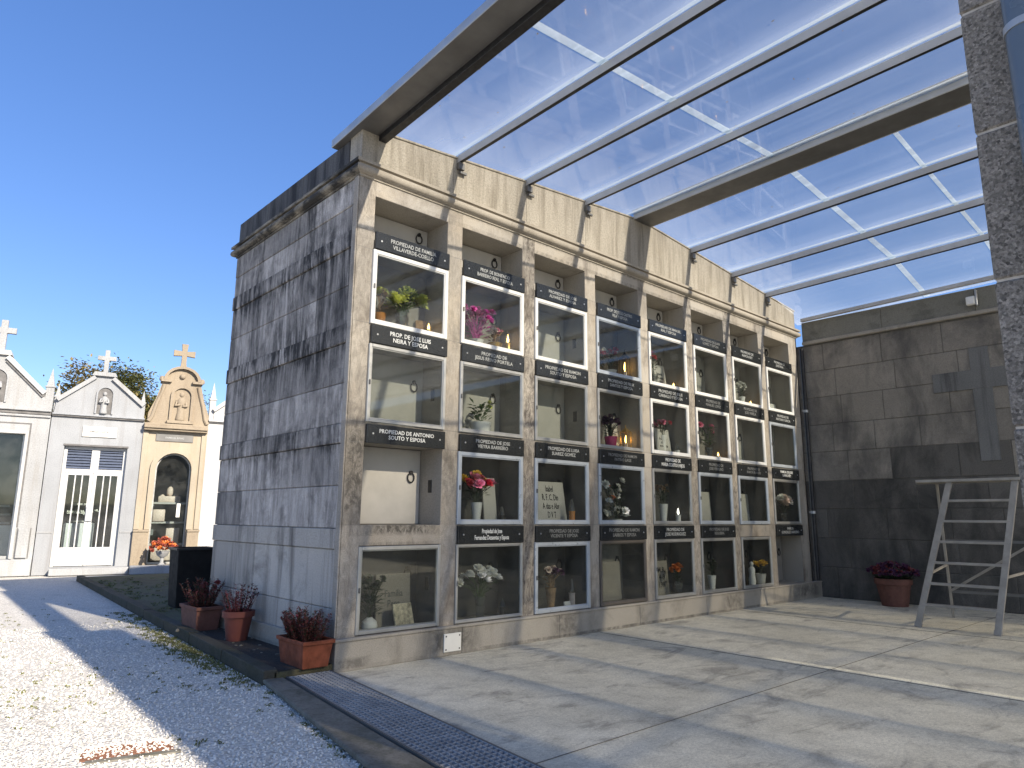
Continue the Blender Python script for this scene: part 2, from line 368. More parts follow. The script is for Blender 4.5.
def m_floor():
    m,nt,n,l,p=newmat('screed_floor'); t=NT(nt); v=t.coords()
    c=t.ramp(t.noise(v,.8,7,.65),[(.28,(.42,.395,.31)),(.5,(.54,.51,.405)),(.75,(.62,.59,.48))])
    c=t.mix(1,c,t.ramp(t.noise(v,190,2,.8),[(.3,.7),(.5,1),(.7,1.22)]),'MULTIPLY')
    st=t.ramp(t.noise(t.coords((1.2,2.6,1)),1.3,6,.62,.9),[(.55,0),(.68,.62)])
    c=t.mix(st,c,(.17,.16,.14))
    c=t.mix(t.ramp(t.noise(v,14,5,.7),[(.55,0),(.8,.45)]),c,(.2,.185,.15))
    c=t.mix(1,c,t.ramp(t.noise(v,55,3,.8),[(.3,.72),(.5,1),(.7,1.2)]),'MULTIPLY')
    c=t.mix(1,c,t.ramp(t.noise(v,5.5,8,.75,.4),[(.3,.74),(.5,1),(.7,1.13)]),'MULTIPLY')
    c=t.mix(t.ramp(t.noise(t.coords((1,3.5,1)),2.4,8,.72,1.2),[(.57,0),(.66,.5)]),c,(.2,.185,.15))
    l.new(c,p.inputs['Base Color']); p.inputs['Roughness'].default_value=.85
    t.bump(t.noise(v,150,4,.75),.4,.004,p); return m
M['floor']=m_floor()
def m_gravel():
    m,nt,n,l,p=newmat('marble_gravel'); t=NT(nt); v=t.coords()
    cell=t.vor(v,62,'F1','Color'); dist=t.vor(v,62)
    c=t.ramp(cell,[(0,(.5,.47,.4)),(.35,(.66,.62,.54)),(.8,(.8,.76,.68)),(1,(.6,.55,.46))])
    c=t.mix(t.ramp(t.noise(v,1.3,6,.7),[(.56,0),(.76,.5)]),c,(.25,.235,.19))
    c=t.mix(t.ramp(t.noise(v,2.3,6,.75,.4),[(.62,0),(.74,.55)]),c,(.17,.18,.075))
    c=t.mix(t.ramp(dist,[(.35,0),(.75,.5)]),c,(.2,.19,.16))
    l.new(c,p.inputs['Base Color']); p.inputs['Roughness'].default_value=.85
    t.bump(t.math('SUBTRACT',1,dist),.9,.012,p); return m
M['gravel']=m_gravel()
def m_stone_chip():
    m,nt,n,l,p=newmat('marble_chips'); t=NT(nt)
    g=t.node('ShaderNodeNewGeometry')
    l.new(t.ramp(g.outputs['Random Per Island'],[(0,(.45,.42,.36)),(.12,(.6,.565,.5)),(.5,(.76,.725,.65)),(1,(.84,.81,.74))]),p.inputs['Base Color'])
    p.inputs['Roughness'].default_value=.8; return m
M['chips']=m_stone_chip()
def m_earth():
    m,nt,n,l,p=newmat('mossy_earth'); t=NT(nt); v=t.coords()
    c=t.ramp(t.noise(v,3,7,.7),[(.3,(.045,.04,.025)),(.5,(.1,.09,.05)),(.65,(.09,.11,.04)),(.8,(.2,.18,.13))])
    l.new(c,p.inputs['Base Color']); p.inputs['Roughness'].default_value=.95
    t.bump(t.noise(v,40,5,.7),.8,.02,p); return m
M['earth']=m_earth()

# ------------------------------------------------------------------ camera
CAM=Vector((-2.7041,-4.8841,1.125))
yw,pt,rl=R(42.3463),R(10.8732),R(.4387)
fwd=Vector((math.sin(yw)*math.cos(pt),math.cos(yw)*math.cos(pt),math.sin(pt)))
rt=Vector((math.cos(yw),-math.sin(yw),0)); up=rt.cross(fwd)
r2=rt*math.cos(rl)+up*math.sin(rl); u2=-rt*math.sin(rl)+up*math.cos(rl)
cd=bpy.data.cameras.new('camera'); cam=bpy.data.objects.new('camera',cd); COL.objects.link(cam)
mw=Matrix((r2,u2,-fwd)).transposed().to_4x4(); mw.translation=CAM; cam.matrix_world=mw
cd.sensor_width=36; cd.lens=696.057*36/1024; cd.clip_end=3000; cd.clip_start=.05
S.camera=cam

# ------------------------------------------------------------------ light
SUN=Vector((.225,-1.78,1)).normalized()
elev=math.asin(SUN.z); az=math.atan2(SUN.x,SUN.y)
w=bpy.data.worlds.new('World'); S.world=w; w.use_nodes=True
wn=w.node_tree; bg=wn.nodes['Background']; sky=wn.nodes.new('ShaderNodeTexSky'); sky.sky_type='NISHITA'; hs=wn.nodes.new('ShaderNodeHueSaturation'); hs.inputs['Saturation'].default_value=1.38; hs.inputs['Value'].default_value=1.03; gm=wn.nodes.new('ShaderNodeGamma'); gm.inputs['Gamma'].default_value=.72; hs.inputs['Hue'].default_value=.516
sky.sun_disc=False; sky.sun_elevation=elev; sky.sun_rotation=az; sky.altitude=200; sky.air_density=.9; sky.dust_density=.5; sky.ozone_density=3
wn.links.new(sky.outputs[0],gm.inputs['Color']); wn.links.new(gm.outputs[0],hs.inputs['Color']); wn.links.new(hs.outputs[0],bg.inputs['Color']); bg.inputs['Strength'].default_value=.15
ld=bpy.data.lights.new('sun','SUN'); ld.energy=4.6; ld.angle=R(.53); ld.color=(1,.9,.765)
sun=bpy.data.objects.new('sun',ld); COL.objects.link(sun); sun.rotation_euler=(-SUN).to_track_quat('-Z','Y').to_euler()
S.view_settings.view_transform='Standard'; S.view_settings.look='None'; S.view_settings.exposure=1.12; S.view_settings.gamma=1
S.cycles.transparent_max_bounces=24; S.cycles.max_bounces=8; S.cycles.diffuse_bounces=4; S.cycles.glossy_bounces=4
S.cycles.use_denoising=True

# ------------------------------------------------------------------ ground
def sheet(poly,z): 
    mb=MB(); mb.add([(x,y,z) for x,y in poly],[tuple(range(len(poly)))]); return mb
tag(sheet([(-900,-900),(900,-900),(900,900),(-900,900)],-.012).build('ground',M['gravel']),kind='structure')
def gx(y,a,b): # x on the line a-b at y
    return a[0]+(b[0]-a[0])*(y-a[1])/(b[1]-a[1])
gl0,gl1=(-.38,.05),(-.63,-1.99)      # grate left edge
gr0,gr1=(-.045,.0),(-.30,-2.42)      # grate right edge
kl0,kl1=(-.54,.02),(-.87,-1.9)       # concrete kerb left edge
YN=-16.0
fl=sheet([(gx(-.02,gr0,gr1)+.03,-.02),(gx(YN,gr0,gr1)+.03,YN),(8.02,YN),(8.02,.1),(.0,.1),(.0,-.02)],.0)
tag(fl.build('floor',M['floor']),kind='structure')
# floor joints (saw cuts): thin dark strips
j=MB()
for y in (-2.37,-5.2,-8.0): j.box(gx(y,gr0,gr1)+.04,8.0,y-.0025,y+.0025,.001,.0035)
for x in (2.9,5.6): j.box(x-.004,x+.004,-15.5,-.08,.001,.003)
jo=tag(j.build('floor_joint',M['jointdirt']),kind='structure')
# kerb strip left of the grate and steel edge right of it
kb=MB()
ya,yb=.06,-6.0
kb.add([(gx(yb,kl0,kl1),yb,0.0),(gx(yb,gl0,gl1)-.012,yb,0.0),(gx(ya,gl0,gl1)-.012,ya,0.0),(gx(ya,kl0,kl1),ya,0.0),
        (gx(yb,kl0,kl1),yb,.028),(gx(yb,gl0,gl1)-.012,yb,.022),(gx(ya,gl0,gl1)-.012,ya,.022),(gx(ya,kl0,kl1),ya,.028)],
       [(0,3,2,1),(4,5,6,7),(0,1,5,4),(1,2,6,5),(2,3,7,6),(3,0,4,7)])
tag(kb.build('kerb',M['kerb'],bevel=.008),'weathered concrete kerb strip between the white gravel and the drain grate','kerb',kind='structure')
# grate
g=thing('drain_grate','long galvanised drain grate let into the ground beside the concrete floor','drain grate',(gl0[0],0,0))
mb=MB(); 
yb=-5.6
mb.add([(gx(yb,gl0,gl1)-.005,yb,.001),(gx(yb,gr0,gr1)+.012,yb,.001),(gx(0,gr0,gr1)+.012,-.03,.001),(gx(ya,gl0,gl1)-.005,-.03,.001)],[(0,1,2,3)])
mb.build('pit',M['pit'],g,(0,0,0)).location=(-gl0[0],0,0)
mb=MB(); y=-.05; 
while y>yb:
    xa,xb=gx(y,gl0,gl1)+.012,gx(y,gr0,gr1)-.012
    mb.box(xa,xb,y-.0025,y+.0025,.006,.026); y-=.042
for k in range(10):
    f=k/9
    A=Vector((gx(-.04,gl0,gl1)+.012+f*(gx(-.04,gr0,gr1)-gx(-.04,gl0,gl1)-.024),-.04,.0205)); B=Vector((gx(yb,gl0,gl1)+.012+f*(gx(yb,gr0,gr1)-gx(yb,gl0,gl1)-.024),yb,.0205))
    mb.bar(A,B,.0045,.011)
mb.build('bar_grid',M['grate'],g).location=(-gl0[0],0,0)
mb=MB()
for a,b,off in ((gl0,gl1,.004),(gr0,gr1,-.004)):
    mb.bar((gx(-.035,a,b)+off,-.035,.014),(gx(yb,a,b)+off,yb,.014),.012,.028)
mb.build('frame',M['steeldark'],g).location=(-gl0[0],0,0)

# planting bed along the side of the niche block
k0,k1=(-.545,.02),(.16,9.5)
bed=sheet([(gx(.0,k0,k1)+.08,-.02),(.02,-.02),(.02,2.6),(3.2,2.6),(3.2,9.3),(gx(9.3,k0,k1)+.08,9.3)],.06)
bed.add([(gx(.0,k0,k1)+.08,-.02,-.01),(.02,-.02,-.01),(.02,-.02,.06),(gx(.0,k0,k1)+.08,-.02,.06)],[(0,1,2,3)])
tag(bed.build('verge',M['earth']),kind='structure')
tag(sheet([(gx(.0,k0,k1)+.085,.0),(.0,.0),(.0,2.7),(gx(2.7,k0,k1)+.085,2.7)],.064).build('planting_bed',M['soil']),kind='structure')
mb=MB()
yy=-.02; 
while yy<9.4:
    y2=min(yy+.98,9.45); xA,xB=gx(yy,k0,k1),gx(y2-.012,k0,k1); h=.085+rnd.uniform(-.006,.006)
    mb.add([(xA,yy,-.02),(xA+.1,yy,-.02),(xB+.1,y2-.012,-.02),(xB,y2-.012,-.02),(xA,yy,h),(xA+.1,yy,h),(xB+.1,y2-.012,h),(xB,y2-.012,h)],
       [(0,3,2,1),(4,5,6,7),(0,1,5,4),(1,2,6,5),(2,3,7,6),(3,0,4,7)]); yy=y2
tag(mb.build('bed_kerb',M['kerbmoss'],bevel=.008),'dark mossy kerb edging the planting bed beside the niche block','kerb',kind='structure')

# loose gravel chips: near area
def ok_gravel(x,y):
    if y>0: return x<gx(y,k0,k1)-.005
    return x<gx(y,kl0,kl1)+.03
ico=bmesh.new(); bmesh.ops.create_icosphere(ico,subdivisions=1,radius=1); 
IV=[v.co.copy() for v in ico.verts]; IF=[tuple(v.index for v in f.verts) for f in ico.faces]; ico.free()
mb=MB(); r5=random.Random(5)
cnt=0
while cnt<26000:
    t=r5.random(); d=2.4+6.5*t**1.6; a=R(-8+45*r5.random())
    x=CAM.x+d*math.sin(a); y=CAM.y+d*math.cos(a)
    if not ok_gravel(x,y): continue
    s=r5.uniform(.003,.0078)
    rot=Matrix.Rotation(r5.uniform(0,6.28),3,Vector((r5.uniform(-1,1),r5.uniform(-1,1),r5.uniform(-1,1))).normalized())
    sc=Vector((s*r5.uniform(.8,1.4),s*r5.uniform(.7,1.1),s*r5.uniform(.5,.8)))
    c=Vector((x,y,-.012+s*.35))
    mb.add([c+rot@Vector((v.x*sc.x*r5.uniform(.8,1.2),v.y*sc.y*r5.uniform(.8,1.2),v.z*sc.z)) for v in IV],IF); cnt+=1
tag(mb.build('gravel_chips',M['chips']),'loose white marble chips strewn over the gravel path','gravel',kind='stuff')
# weeds: along the kerb and a few patches
mb=MB(); r6=random.Random(11)
def tuft(x,y,z,s,n):
    for _ in range(n):
        a=r6.uniform(0,6.28); b=r6.uniform(.2,1); l=s*r6.uniform(.5,1.1); wd=.0035+.002*r6.random()
        px,py=x+r6.gauss(0,s*.6),y+r6.gauss(0,s*.6)
        dx,dy=math.cos(a)*l*b,math.sin(a)*l*b; nx,ny=-math.sin(a)*wd,math.cos(a)*wd
        mb.add([(px-nx,py-ny,z),(px+nx,py+ny,z),(px+dx*.6+nx*.7,py+dy*.6+ny*.7,z+l*.45),(px+dx,py+dy,z+l*.55),(px+dx*.6-nx*.7,py+dy*.6-ny*.7,z+l*.45)],[(0,1,2,3,4)])
for _ in range(420):
    y=r6.choice((r6.uniform(0,4.6),r6.gauss(1.6,.8))); tuft(gx(y,k0,k1)-abs(r6.gauss(0,.13))-.01,y,-.012,r6.uniform(.015,.035),10)
for _ in range(40):
    y=r6.uniform(-3,0); tuft(gx(y,kl0,kl1)-abs(r6.gauss(0,.02)),y,-.012,r6.uniform(.01,.022),8)
for _ in range(170):
    y=r6.uniform(2.7,8.6); x=gx(y,k0,k1)+.15+r6.random()**1.5*1.2; tuft(x,y,.06,.035,10)
for cx,cy,rad,n in ((-1.75,.95,.4,70),(-2.0,.3,.35,40),(-2.3,3.2,.5,70),(-1.4,4.6,.5,30),(-1.05,.3,.3,14),(-1.25,-1.05,.05,5),(-1.4,-.9,.06,5),(-2.4,6.5,.8,40)):
    for _ in range(n): tuft(cx+r6.gauss(0,rad),cy+r6.gauss(0,rad),-.012,r6.uniform(.01,.025),7)
tag(mb.build('weeds',M['grass']),'low green weeds growing in the gravel and along the kerb','weeds',kind='stuff')
# rusty cover half buried in the gravel
t_=thing('drain_cover','rusty iron cover half buried in the sunlit white gravel','drain cover',(-1.6,-.9,-.012),R(-14))
mb=MB(); mb.bbox(-.2,.2,-.08,.12,-.01,.003,.002); mb.build('rusty_plate',M['rust'],t_)
mb=MB()
for k in range(420):
    x=r5.uniform(-.22,.22); yy=-.08+.22*r5.random()**.55; s_=r5.uniform(.003,.007); c=Vector((x,yy,.003+s_*.3))
    mb.add([c+Vector((v.x*s_*r5.uniform(.8,1.3),v.y*s_*r5.uniform(.8,1.3),v.z*s_*.6)) for v in IV],IF)
tag(mb.build('loose_chips',M['chips'],t_),kind='stuff')
mb=MB(); mb.bbox(-.18,.23,-.135,-.085,-.02,.006,.004); mb.build('concrete_rim',M['kerb'],t_)

# ------------------------------------------------------------------ niche block
A0,PP,WW=.1587,.9461,.7731
NX=[A0+i*PP for i in range(8)]
XE=7.83; DEP=2.665
TZ=[(.23,.90),(1.06,1.715),(1.87,2.535),(2.685,3.345),(3.42,3.812)]
PLZ=[.90,1.705,2.525,3.337]     # plate bottoms
nb=thing('niche_block','large grey granite burial niche block with four rows of glazed niches and dark name plates','niche block')
RD=.34
# facade frame: grid of cells
xs=[0.0]
for x in NX: xs+=[x,x+WW]
xs.append(XE)
zs=[.23]
for a,b in TZ[0:1]: zs+=[b]
for a,b in TZ[1:]: zs+=[a,b]
zs.append(3.95)
mb=MB()
def openc(i,k): return i%2==1 and k%2==0
for i in range(len(xs)-1):
    for k in range(len(zs)-1):
        x0,x1,z0,z1=xs[i],xs[i+1],zs[k],zs[k+1]
        if openc(i,k):
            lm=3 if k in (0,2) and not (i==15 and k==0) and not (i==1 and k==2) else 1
            mb.add([(x0,0,z0),(x0,RD,z0),(x0,RD,z1),(x0,0,z1)],[(0,1,2,3)],lm)
            mb.add([(x1,0,z0),(x1,RD,z0),(x1,RD,z1),(x1,0,z1)],[(0,3,2,1)],lm)
            mb.add([(x0,0,z0),(x1,0,z0),(x1,RD,z0),(x0,RD,z0)],[(0,1,2,3)],1)
            mb.add([(x0,0,z1),(x1,0,z1),(x1,RD,z1),(x0,RD,z1)],[(0,3,2,1)],lm)
        else:
            mb.add([(x0,0,z0),(x1,0,z0),(x1,0,z1),(x0,0,z1)],[(0,1,2,3)],0)
mb.add([(0,0,.23),(0,.068,.23),(0,.068,3.95),(0,0,3.95)],[(0,3,2,1)],0)
mb.box(-.0145,-.001,.002,.0725,.235,3.948,0)
M['liningdark']=plain('dim_niche_lining',(.11,.105,.095),.7,0,.2,5,.1)  # lower niche walls and ceilings coloured darker for the dimness inside
fr_=mb.build('facade_frame',[M['front'],M['lining'],M['chdark'],M['liningdark']],nb)
bm=bmesh.new(); bm.from_mesh(fr_.data); bmesh.ops.remove_doubles(bm,verts=bm.verts,dist=1e-5)
bm.normal_update()
ed=[e for e in bm.edges if len(e.link_faces)==2 and e.calc_face_angle(0)>R(40)]
bmesh.ops.bevel(bm,geom=ed,offset=.006,segments=2,affect='EDGES',profile=.5)
def jbox(x0,x1,z0,z1):
    vs=[bm.verts.new(c) for c in ((x0,-.0012,z0),(x1,-.0012,z0),(x1,-.0012,z1),(x0,-.0012,z1))]
    f=bm.faces.new(vs); f.material_index=2
for i in range(9):
    x0=.006 if i==0 else NX[i-1]+WW+.008; x1=(NX[i]-.008) if i<8 else XE-.006
    for z in (1.06,1.705,1.872,2.522,2.69,3.33,3.49):
        if rnd.random()<.8: jbox(x0,x1,z-.0015,z+.0015)
    if i in (0,3,6): jbox((x0+x1)/2-.0015,(x0+x1)/2+.0015,3.825,3.94)
bm.to_mesh(fr_.data); bm.free()
# core + back of niches
mb=MB(); mb.box(.03,XE-.03,RD+.03,DEP-.02,0,3.95); mb.build('core_wall',M['lining'],nb)
mb=MB(); mb.box(XE-.028,XE,.0,DEP,.0,3.95); mb.box(.028,XE-.03,DEP-.018,DEP,0,3.95); mb.build('end_wall_face',M['side_low'],nb)
# closing slabs, one per niche
M['slabdark']=plain('dark_niche_slab',(.075,.073,.068),.5,0,.2,5,.12)
M['slabgrey']=plain('grey_niche_slab',(.2,.19,.17),.6,0,.12,5,.12)
SLABS={(i,0):'slabdark' for i in range(7)}; SLABS.update({(i,1):'slabdark' for i in (1,2,3,4,7)})  # slab tones; lower rows darkened in colour for the dim interior
SLABS.update({(3,0):'slabgrey',(7,0):'slabgrey',(5,1):'slabdark',(6,1):'slabdark',(0,3):'slabgrey',(1,3):'slabgrey',(3,3):'slabdark',(4,3):'slabgrey',(3,2):'slabgrey',(4,2):'slabgrey',(5,2):'slabgrey'})
ring=None
for r in range(5):
    for i in range(8):
        z0,z1=TZ[r]; x0=NX[i]
        mb=MB(); mb.bbox(x0+.004,x0+WW-.004,RD-.022,RD+.02,z0+.004,z1-.004,.004)
        sl=mb.build('closing_slab',M[SLABS.get((i,r),'slab')],nb)
        zc=z0+(z1-z0)*.62 if r<4 else z0+.285
        mb=MB(); c=Vector((x0+WW*.86,RD-.034,zc))
        pts=[c+Vector((math.sin(a)*.034,0,math.cos(a)*.042)) for a in [2*math.pi*k/14 for k in range(15)]]
        mb.tube(pts,.0065,6,caps=False); mb.tube([c+Vector((0,-.008,.045)),c+Vector((0,.014,.045))],.017,8)
        mb.build('ring_handle',M['iron'],sl,smooth=True)
# small vents in the right reveal of the ungrilled niches
for (i,r) in ((0,1),(0,2),(0,0),(2,3),(2,2)):
    z0,z1=TZ[r]; x=NX[i]+WW
    mb=MB(); mb.bbox(x-.006,x+.001,.14,.19,z0+(z1-z0)*.42,z0+(z1-z0)*.42+.11,.002); mb.build('vent_plate',M['iron'],nb)
# plinth
mb=MB()
px=[-.03,1.16,2.35,3.6,4.9,6.2,8.02]
for a,b in zip(px,px[1:]): mb.bbox(a+.0015,b-.0015,-.045,.02,0,.21,.004)
mb.bbox(-.035,8.02,-.055,.03,.2105,.232,.004)
mb.bbox(-.03,.0,.021,DEP,0,.21,.004)
mb.build('plinth',M['front_low'],nb)
# side wall: courses with raised bands
mb=MB(); r8=random.Random(3)
bands=[(.875,1.033),(1.695,1.853),(2.515,2.673),(3.335,3.49)]
def course(z0,z1,out,cuts,mi):
    ysn=[.075]+cuts+[DEP]
    for a,b in zip(ysn,ysn[1:]): mb.bbox(-out,.03,a+.0012,b-.0012,z0+.0018,z1-.0018,.005,mi)
zz=.0
prev=.0
for bi,(b0,b1) in enumerate(bands):
    h=(b0-prev)/2
    for k in range(2):
        cuts=sorted(r8.uniform(.5,2.3) for _ in range(1 if r8.random()<.7 else 2))
        course(prev+k*h,prev+(k+1)*h,.0,cuts,1 if prev<1.0 else 0)
    course(b0,b1,.013,[r8.uniform(.6,1.2),r8.uniform(1.5,2.2)],1 if b0<1.2 else 0)
    prev=b1
course(prev,3.715,.0,[1.3],0); course(3.715,3.95,.004,[.9,1.95],0)
mb.box(.002,.02,.07,.0755,.0,3.95,0)
mb.build('side_wall',[M['side'],M['side_low']],nb)
# cornice swept round three sides
prof=[(0,3.95),(.012,3.95),(.014,3.966),(.03,3.968)]
for k in range(9):
    a=-math.pi/2+math.pi*k/8; prof.append((.036+.026*math.cos(a),4.008+.034*math.sin(a)))
prof+=[(.03,4.046),(.03,4.056),(.058,4.058),(.058,4.085),(-.05,4.09)]
path=[lambda o:(-o,DEP+o),lambda o:(-o,-o),lambda o:(XE+o,-o),lambda o:(XE+o,DEP+o)]
mb=MB()
for s in range(3):
    # 3 runs, subdivided in lengths
    vs=[]; 
    for f in (path[s],path[s+1]):
        for o,z in prof: x,y=f(o); vs.append((x,y,z))
    n=len(prof)
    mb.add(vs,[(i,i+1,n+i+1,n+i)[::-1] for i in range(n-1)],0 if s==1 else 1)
mb.build('cornice',[M['cornice'],M['corniceside']],nb)
mb=MB(); mb.box(.0,XE,.0,DEP,3.951,4.06); mb.build('roof_slab',M['roofslab'],nb)
# parapet: low gable on the front, level on the sides
def roofz(x):    # gable line of the canopy and parapet at y=0
    return 4.745-.085*abs(x-3.9)
mb=MB(); n=9
xsn=[0,.98,1.93,2.85,3.9,4.9,5.9,6.85,7.83]
for a,b in zip(xsn,xsn[1:]):
    a2,b2=a+.0015,b-.0015; za,zb=roofz(a)-.02,roofz(b)-.02
    mb.prism([(a2,4.088),(b2,4.088),(b2,zb),(a2,za)],.0,.2)
mb.prism([(-.006,roofz(0)-.02),(3.9,roofz(3.9)-.02),(7.84,roofz(7.83)-.02),(7.84,roofz(7.83)),(3.9,roofz(3.9)),(-.006,roofz(0))],-.012,.212)
mb.build('front_parapet',M['parapet'],nb,bevel=.004)
mb=MB()
for a,b in ((.213,1.1),(1.1,1.9),(1.9,DEP)): mb.bbox(.0,.2,a+.001,b-.001,4.088,4.36,.006)
mb.bbox(7.63,7.83,.213,DEP,4.088,4.36,.006); mb.bbox(.2,7.63,DEP-.2,DEP-.001,4.088,4.36,.006)
mb.build('side_parapet',M['parapet_dark'],nb)

# name plates with lettering
TXT={(0,3):("PROPIEDAD DE FAMILIA","VILLAVERDE-COELLO"),(1,3):("PROP. DE BONIFACIO","BARREIRO REAL Y ESPOSA"),(2,3):("PROPIEDAD DE JOSE","ALVAREZ Y ESPOSA"),
(3,3):("PROP. DE JESUS CASTRO","VILA Y ESPOSA"),(4,3):("PROPIEDAD DE MANUEL","RIAL Y ESPOSA"),(5,3):("PROPIEDAD DE JUAN","GOMEZ Y ESPOSA"),(6,3):("PROPIEDAD DE","RAMON REY"),(7,3):("PROPIEDAD DE","JOSE PENA"),
(0,2):("PROP. DE JOSE LUIS","NEIRA Y ESPOSA"),(1,2):("PROPIEDAD DE","JESUS REINO PORTELA"),(2,2):("PROPIEDAD DE RAMON","SOUTO Y ESPOSA"),(3,2):("PROPIEDAD DE FELIX","SANTOS Y ESPOSA"),
(4,2):("PROPIEDAD DE JESUS","CARBALLO Y ESPOSA"),(5,2):("PROPIEDAD DE","MANUEL LOPEZ"),(6,2):("PROPIEDAD DE","JOSE VARELA"),(7,2):("PROPIEDAD DE","ANTONIO GARCIA"),
(0,1):("PROPIEDAD DE ANTONIO","SOUTO Y ESPOSA"),(1,1):("PROPIEDAD DE JOSE","VIEYRA BARREIRO"),(2,1):("PROPIEDAD DE LUISA","SUAREZ GOMEZ"),(3,1):("PROPIEDAD DE RAMON","PATIÑO LAGE"),
(4,1):("PROPIEDAD DE","MARIA COUTO E HIJOS"),(5,1):("PROPIEDAD DE","JOSE FERREIRO"),(6,1):("PROPIEDAD DE","RAMON BLANCO"),(7,1):("FAMILIA DE JOSE","LAMAS REY"),
(1,0):("Propiedad de Jose","Fernandez Dezaentas y Esposa"),(2,0):("PROPIEDAD DE JOSE","VICENTE Y ESPOSA"),(3,0):("PROPIEDAD DE RAMON","BARROS Y ESPOSA"),(4,0):("PROPIEDAD DE","JOSE RODRIGUEZ"),
(5,0):("PROPIEDAD DE JOSE","REGUEIRA"),(7,0):("FAMILIA","GONZALEZ BARREIRO")}
LET=[]
def lettering(lines,x,z,y,parent,size,wmax,mat,rz=0,gap=1.25):
    o=None
    cu=bpy.data.curves.new('lettering','FONT'); cu.body="\n".join(lines); cu.size=size; cu.align_x='CENTER'; cu.align_y='CENTER'
    cu.space_line=gap*.8; cu.extrude=.0006; cu.resolution_u=2; cu.offset=size*.012
    cu.materials.append(mat)
    o=bpy.data.objects.new('lettering',cu); COL.objects.link(o); o.parent=parent
    o.location=(x,y,z); o.rotation_euler=(math.pi/2,0,rz)
    wl=max(len(s) for s in lines)*size*.66
    if wl>wmax: o.scale=(wmax/wl,1,1)
    LET.append(o)
    return o
for (i,r),lines in TXT.items():
    x0=NX[i]; z=PLZ[r]; tilt=rnd.uniform(-.002,.002)
    mb=MB(); mb.bbox(x0+.003,x0+WW+.008,-.03,-.001,z+tilt,z+.152+tilt,.003)
    pl=mb.build('nameplate',M['black'],nb)
    big = (i,r) in ((1,0),(4,1))
    lettering(lines,x0+WW/2,z+.076,-.031,pl,.056 if big else rnd.uniform(.045,.052),WW*rnd.uniform(.72,.86),M['letterbright' if (i,r) in ((1,0),(4,1),(7,1),(0,1),(0,2)) else 'letterdim' if (i,r) in ((3,0),(5,1),(6,1),(2,0),(5,2),(6,2),(5,0),(3,1),(5,3)) else 'letter'])
    for sx in (.06,WW-.05):
        mb=MB(); mb.lathe([(.009,0),(.007,.003)],(0,0,0),8); 
        for q in range(len(mb.v)-16,len(mb.v)):
            vx=mb.v[q]; mb.v[q]=(x0+sx+vx[0],-.0305-vx[2],z+.076+vx[1])
        mb.build('stud',M['studs'],pl)

# glazed doors
FR={}
for i in range(8):
    FR[(i,3)]='whitealu'
    FR[(i,2)]='greyalu' if i<4 else 'whitealu'
    if i>0: FR[(i,1)]='bluealu'
    if i<7: FR[(i,0)]='greyalu'
FR[(3,3)]='bluealu'; FR[(4,1)]='greyalu'; FR[(7,1)]='greyalu'; FR[(2,0)]='bluealu'; FR[(3,0)]='darkalu'; FR[(1,0)]='greyalu'; FR[(7,2)]='bluealu'
for (i,r),mat in FR.items():
    x0,x1=NX[i],NX[i]+WW; z0,z1=TZ[r]
    if r==0: z0=.236
    z1=min(z1,PLZ[r]-.004) if (i,r) in TXT else z1-.004
    z0+=.003
    wd=.036 if (mat in('whitealu','bluealu')) else .03
    if (i,r)==(1,0): wd=.02
    if (i,r)==(3,0): wd=.028
    y0,y1=-.022,.012
    if (i,r)==(0,0): y0,y1=-.012,.02
    a,b=x0-.006,x1+.006
    mb=MB()
    mb.bbox(a,a+wd,y0,y1,z0,z1,.004); mb.bbox(b-wd,b,y0,y1,z0,z1,.004)
    mb.bbox(a+wd,b-wd,y0,y1,z0,z0+wd,.004); mb.bbox(a+wd,b-wd,y0,y1,z1-wd,z1,.004)
    q=wd*.35  # inner bead
    mb.bbox(a+wd,a+wd+.008,y0+.008,y1-.004,z0+wd,z1-wd,.002); mb.bbox(b-wd-.008,b-wd,y0+.008,y1-.004,z0+wd,z1-wd,.002)
    mb.bbox(a+wd+.008,b-wd-.008,y0+.008,y1-.004,z1-wd-.008,z1-wd,.002); mb.bbox(a+wd+.008,b-wd-.008,y0+.008,y1-.004,z0+wd,z0+wd+.008,.002)
    d=mb.build('glazed_door',M[mat],nb)
    mb=MB(); mb.box(a+wd-.002,b-wd+.002,-.006,-.002,z0+wd-.002,z1-wd+.002); mb.build('glass_pane',M['glass'],d)
    mb=MB(); mb.bbox(a+wd*.3,a+wd*.7,y0-.012,y0,(z0+z1)/2-.02,(z0+z1)/2+.02,.003); mb.build('latch',M['steeldark'],d)

# ------------------------------------------------------------------ things inside the niches
def petals(mb,c,rad,mi,n=16,seed=None):
    """one bloom: rings of cupped petals round a heart"""
    c=Vector(c); ax=Vector((rnd.uniform(-.5,.5),rnd.uniform(-1,.15),rnd.uniform(.35,1))).normalized()
    u=ax.cross(Vector((.31,.52,.8))).normalized(); v=ax.cross(u)
    rings=((5,.38,.25),(7,.72,.62),(8,1.0,1.05)) if n>12 else ((4,.55,.4),(6,1.0,.95))
    for cnt,rr,tilt in rings:
        ph=rnd.uniform(0,6.28)
        for k in range(cnt):
            a=ph+6.283*k/cnt+rnd.uniform(-.15,.15); d=u*math.cos(a)+v*math.sin(a); sd=ax.cross(d)
            t_=tilt+rnd.uniform(-.15,.15); o=(d*math.sin(t_)+ax*math.cos(t_)); L=rad*(.75+.3*rr); wdt=rad*.52
            p0=c+ax*rad*.1*(1-rr); p1=p0+o*L*.55; p2=p0+o*L+ax*rad*.12*(1-rr)-ax*rad*.1*rr
            mb.add([p0-sd*wdt*.25,p0+sd*wdt*.25,p1+sd*wdt*.62,p2+sd*wdt*.3,p2-sd*wdt*.3,p1-sd*wdt*.62],[(0,1,2,5),(5,2,3,4)],mi)
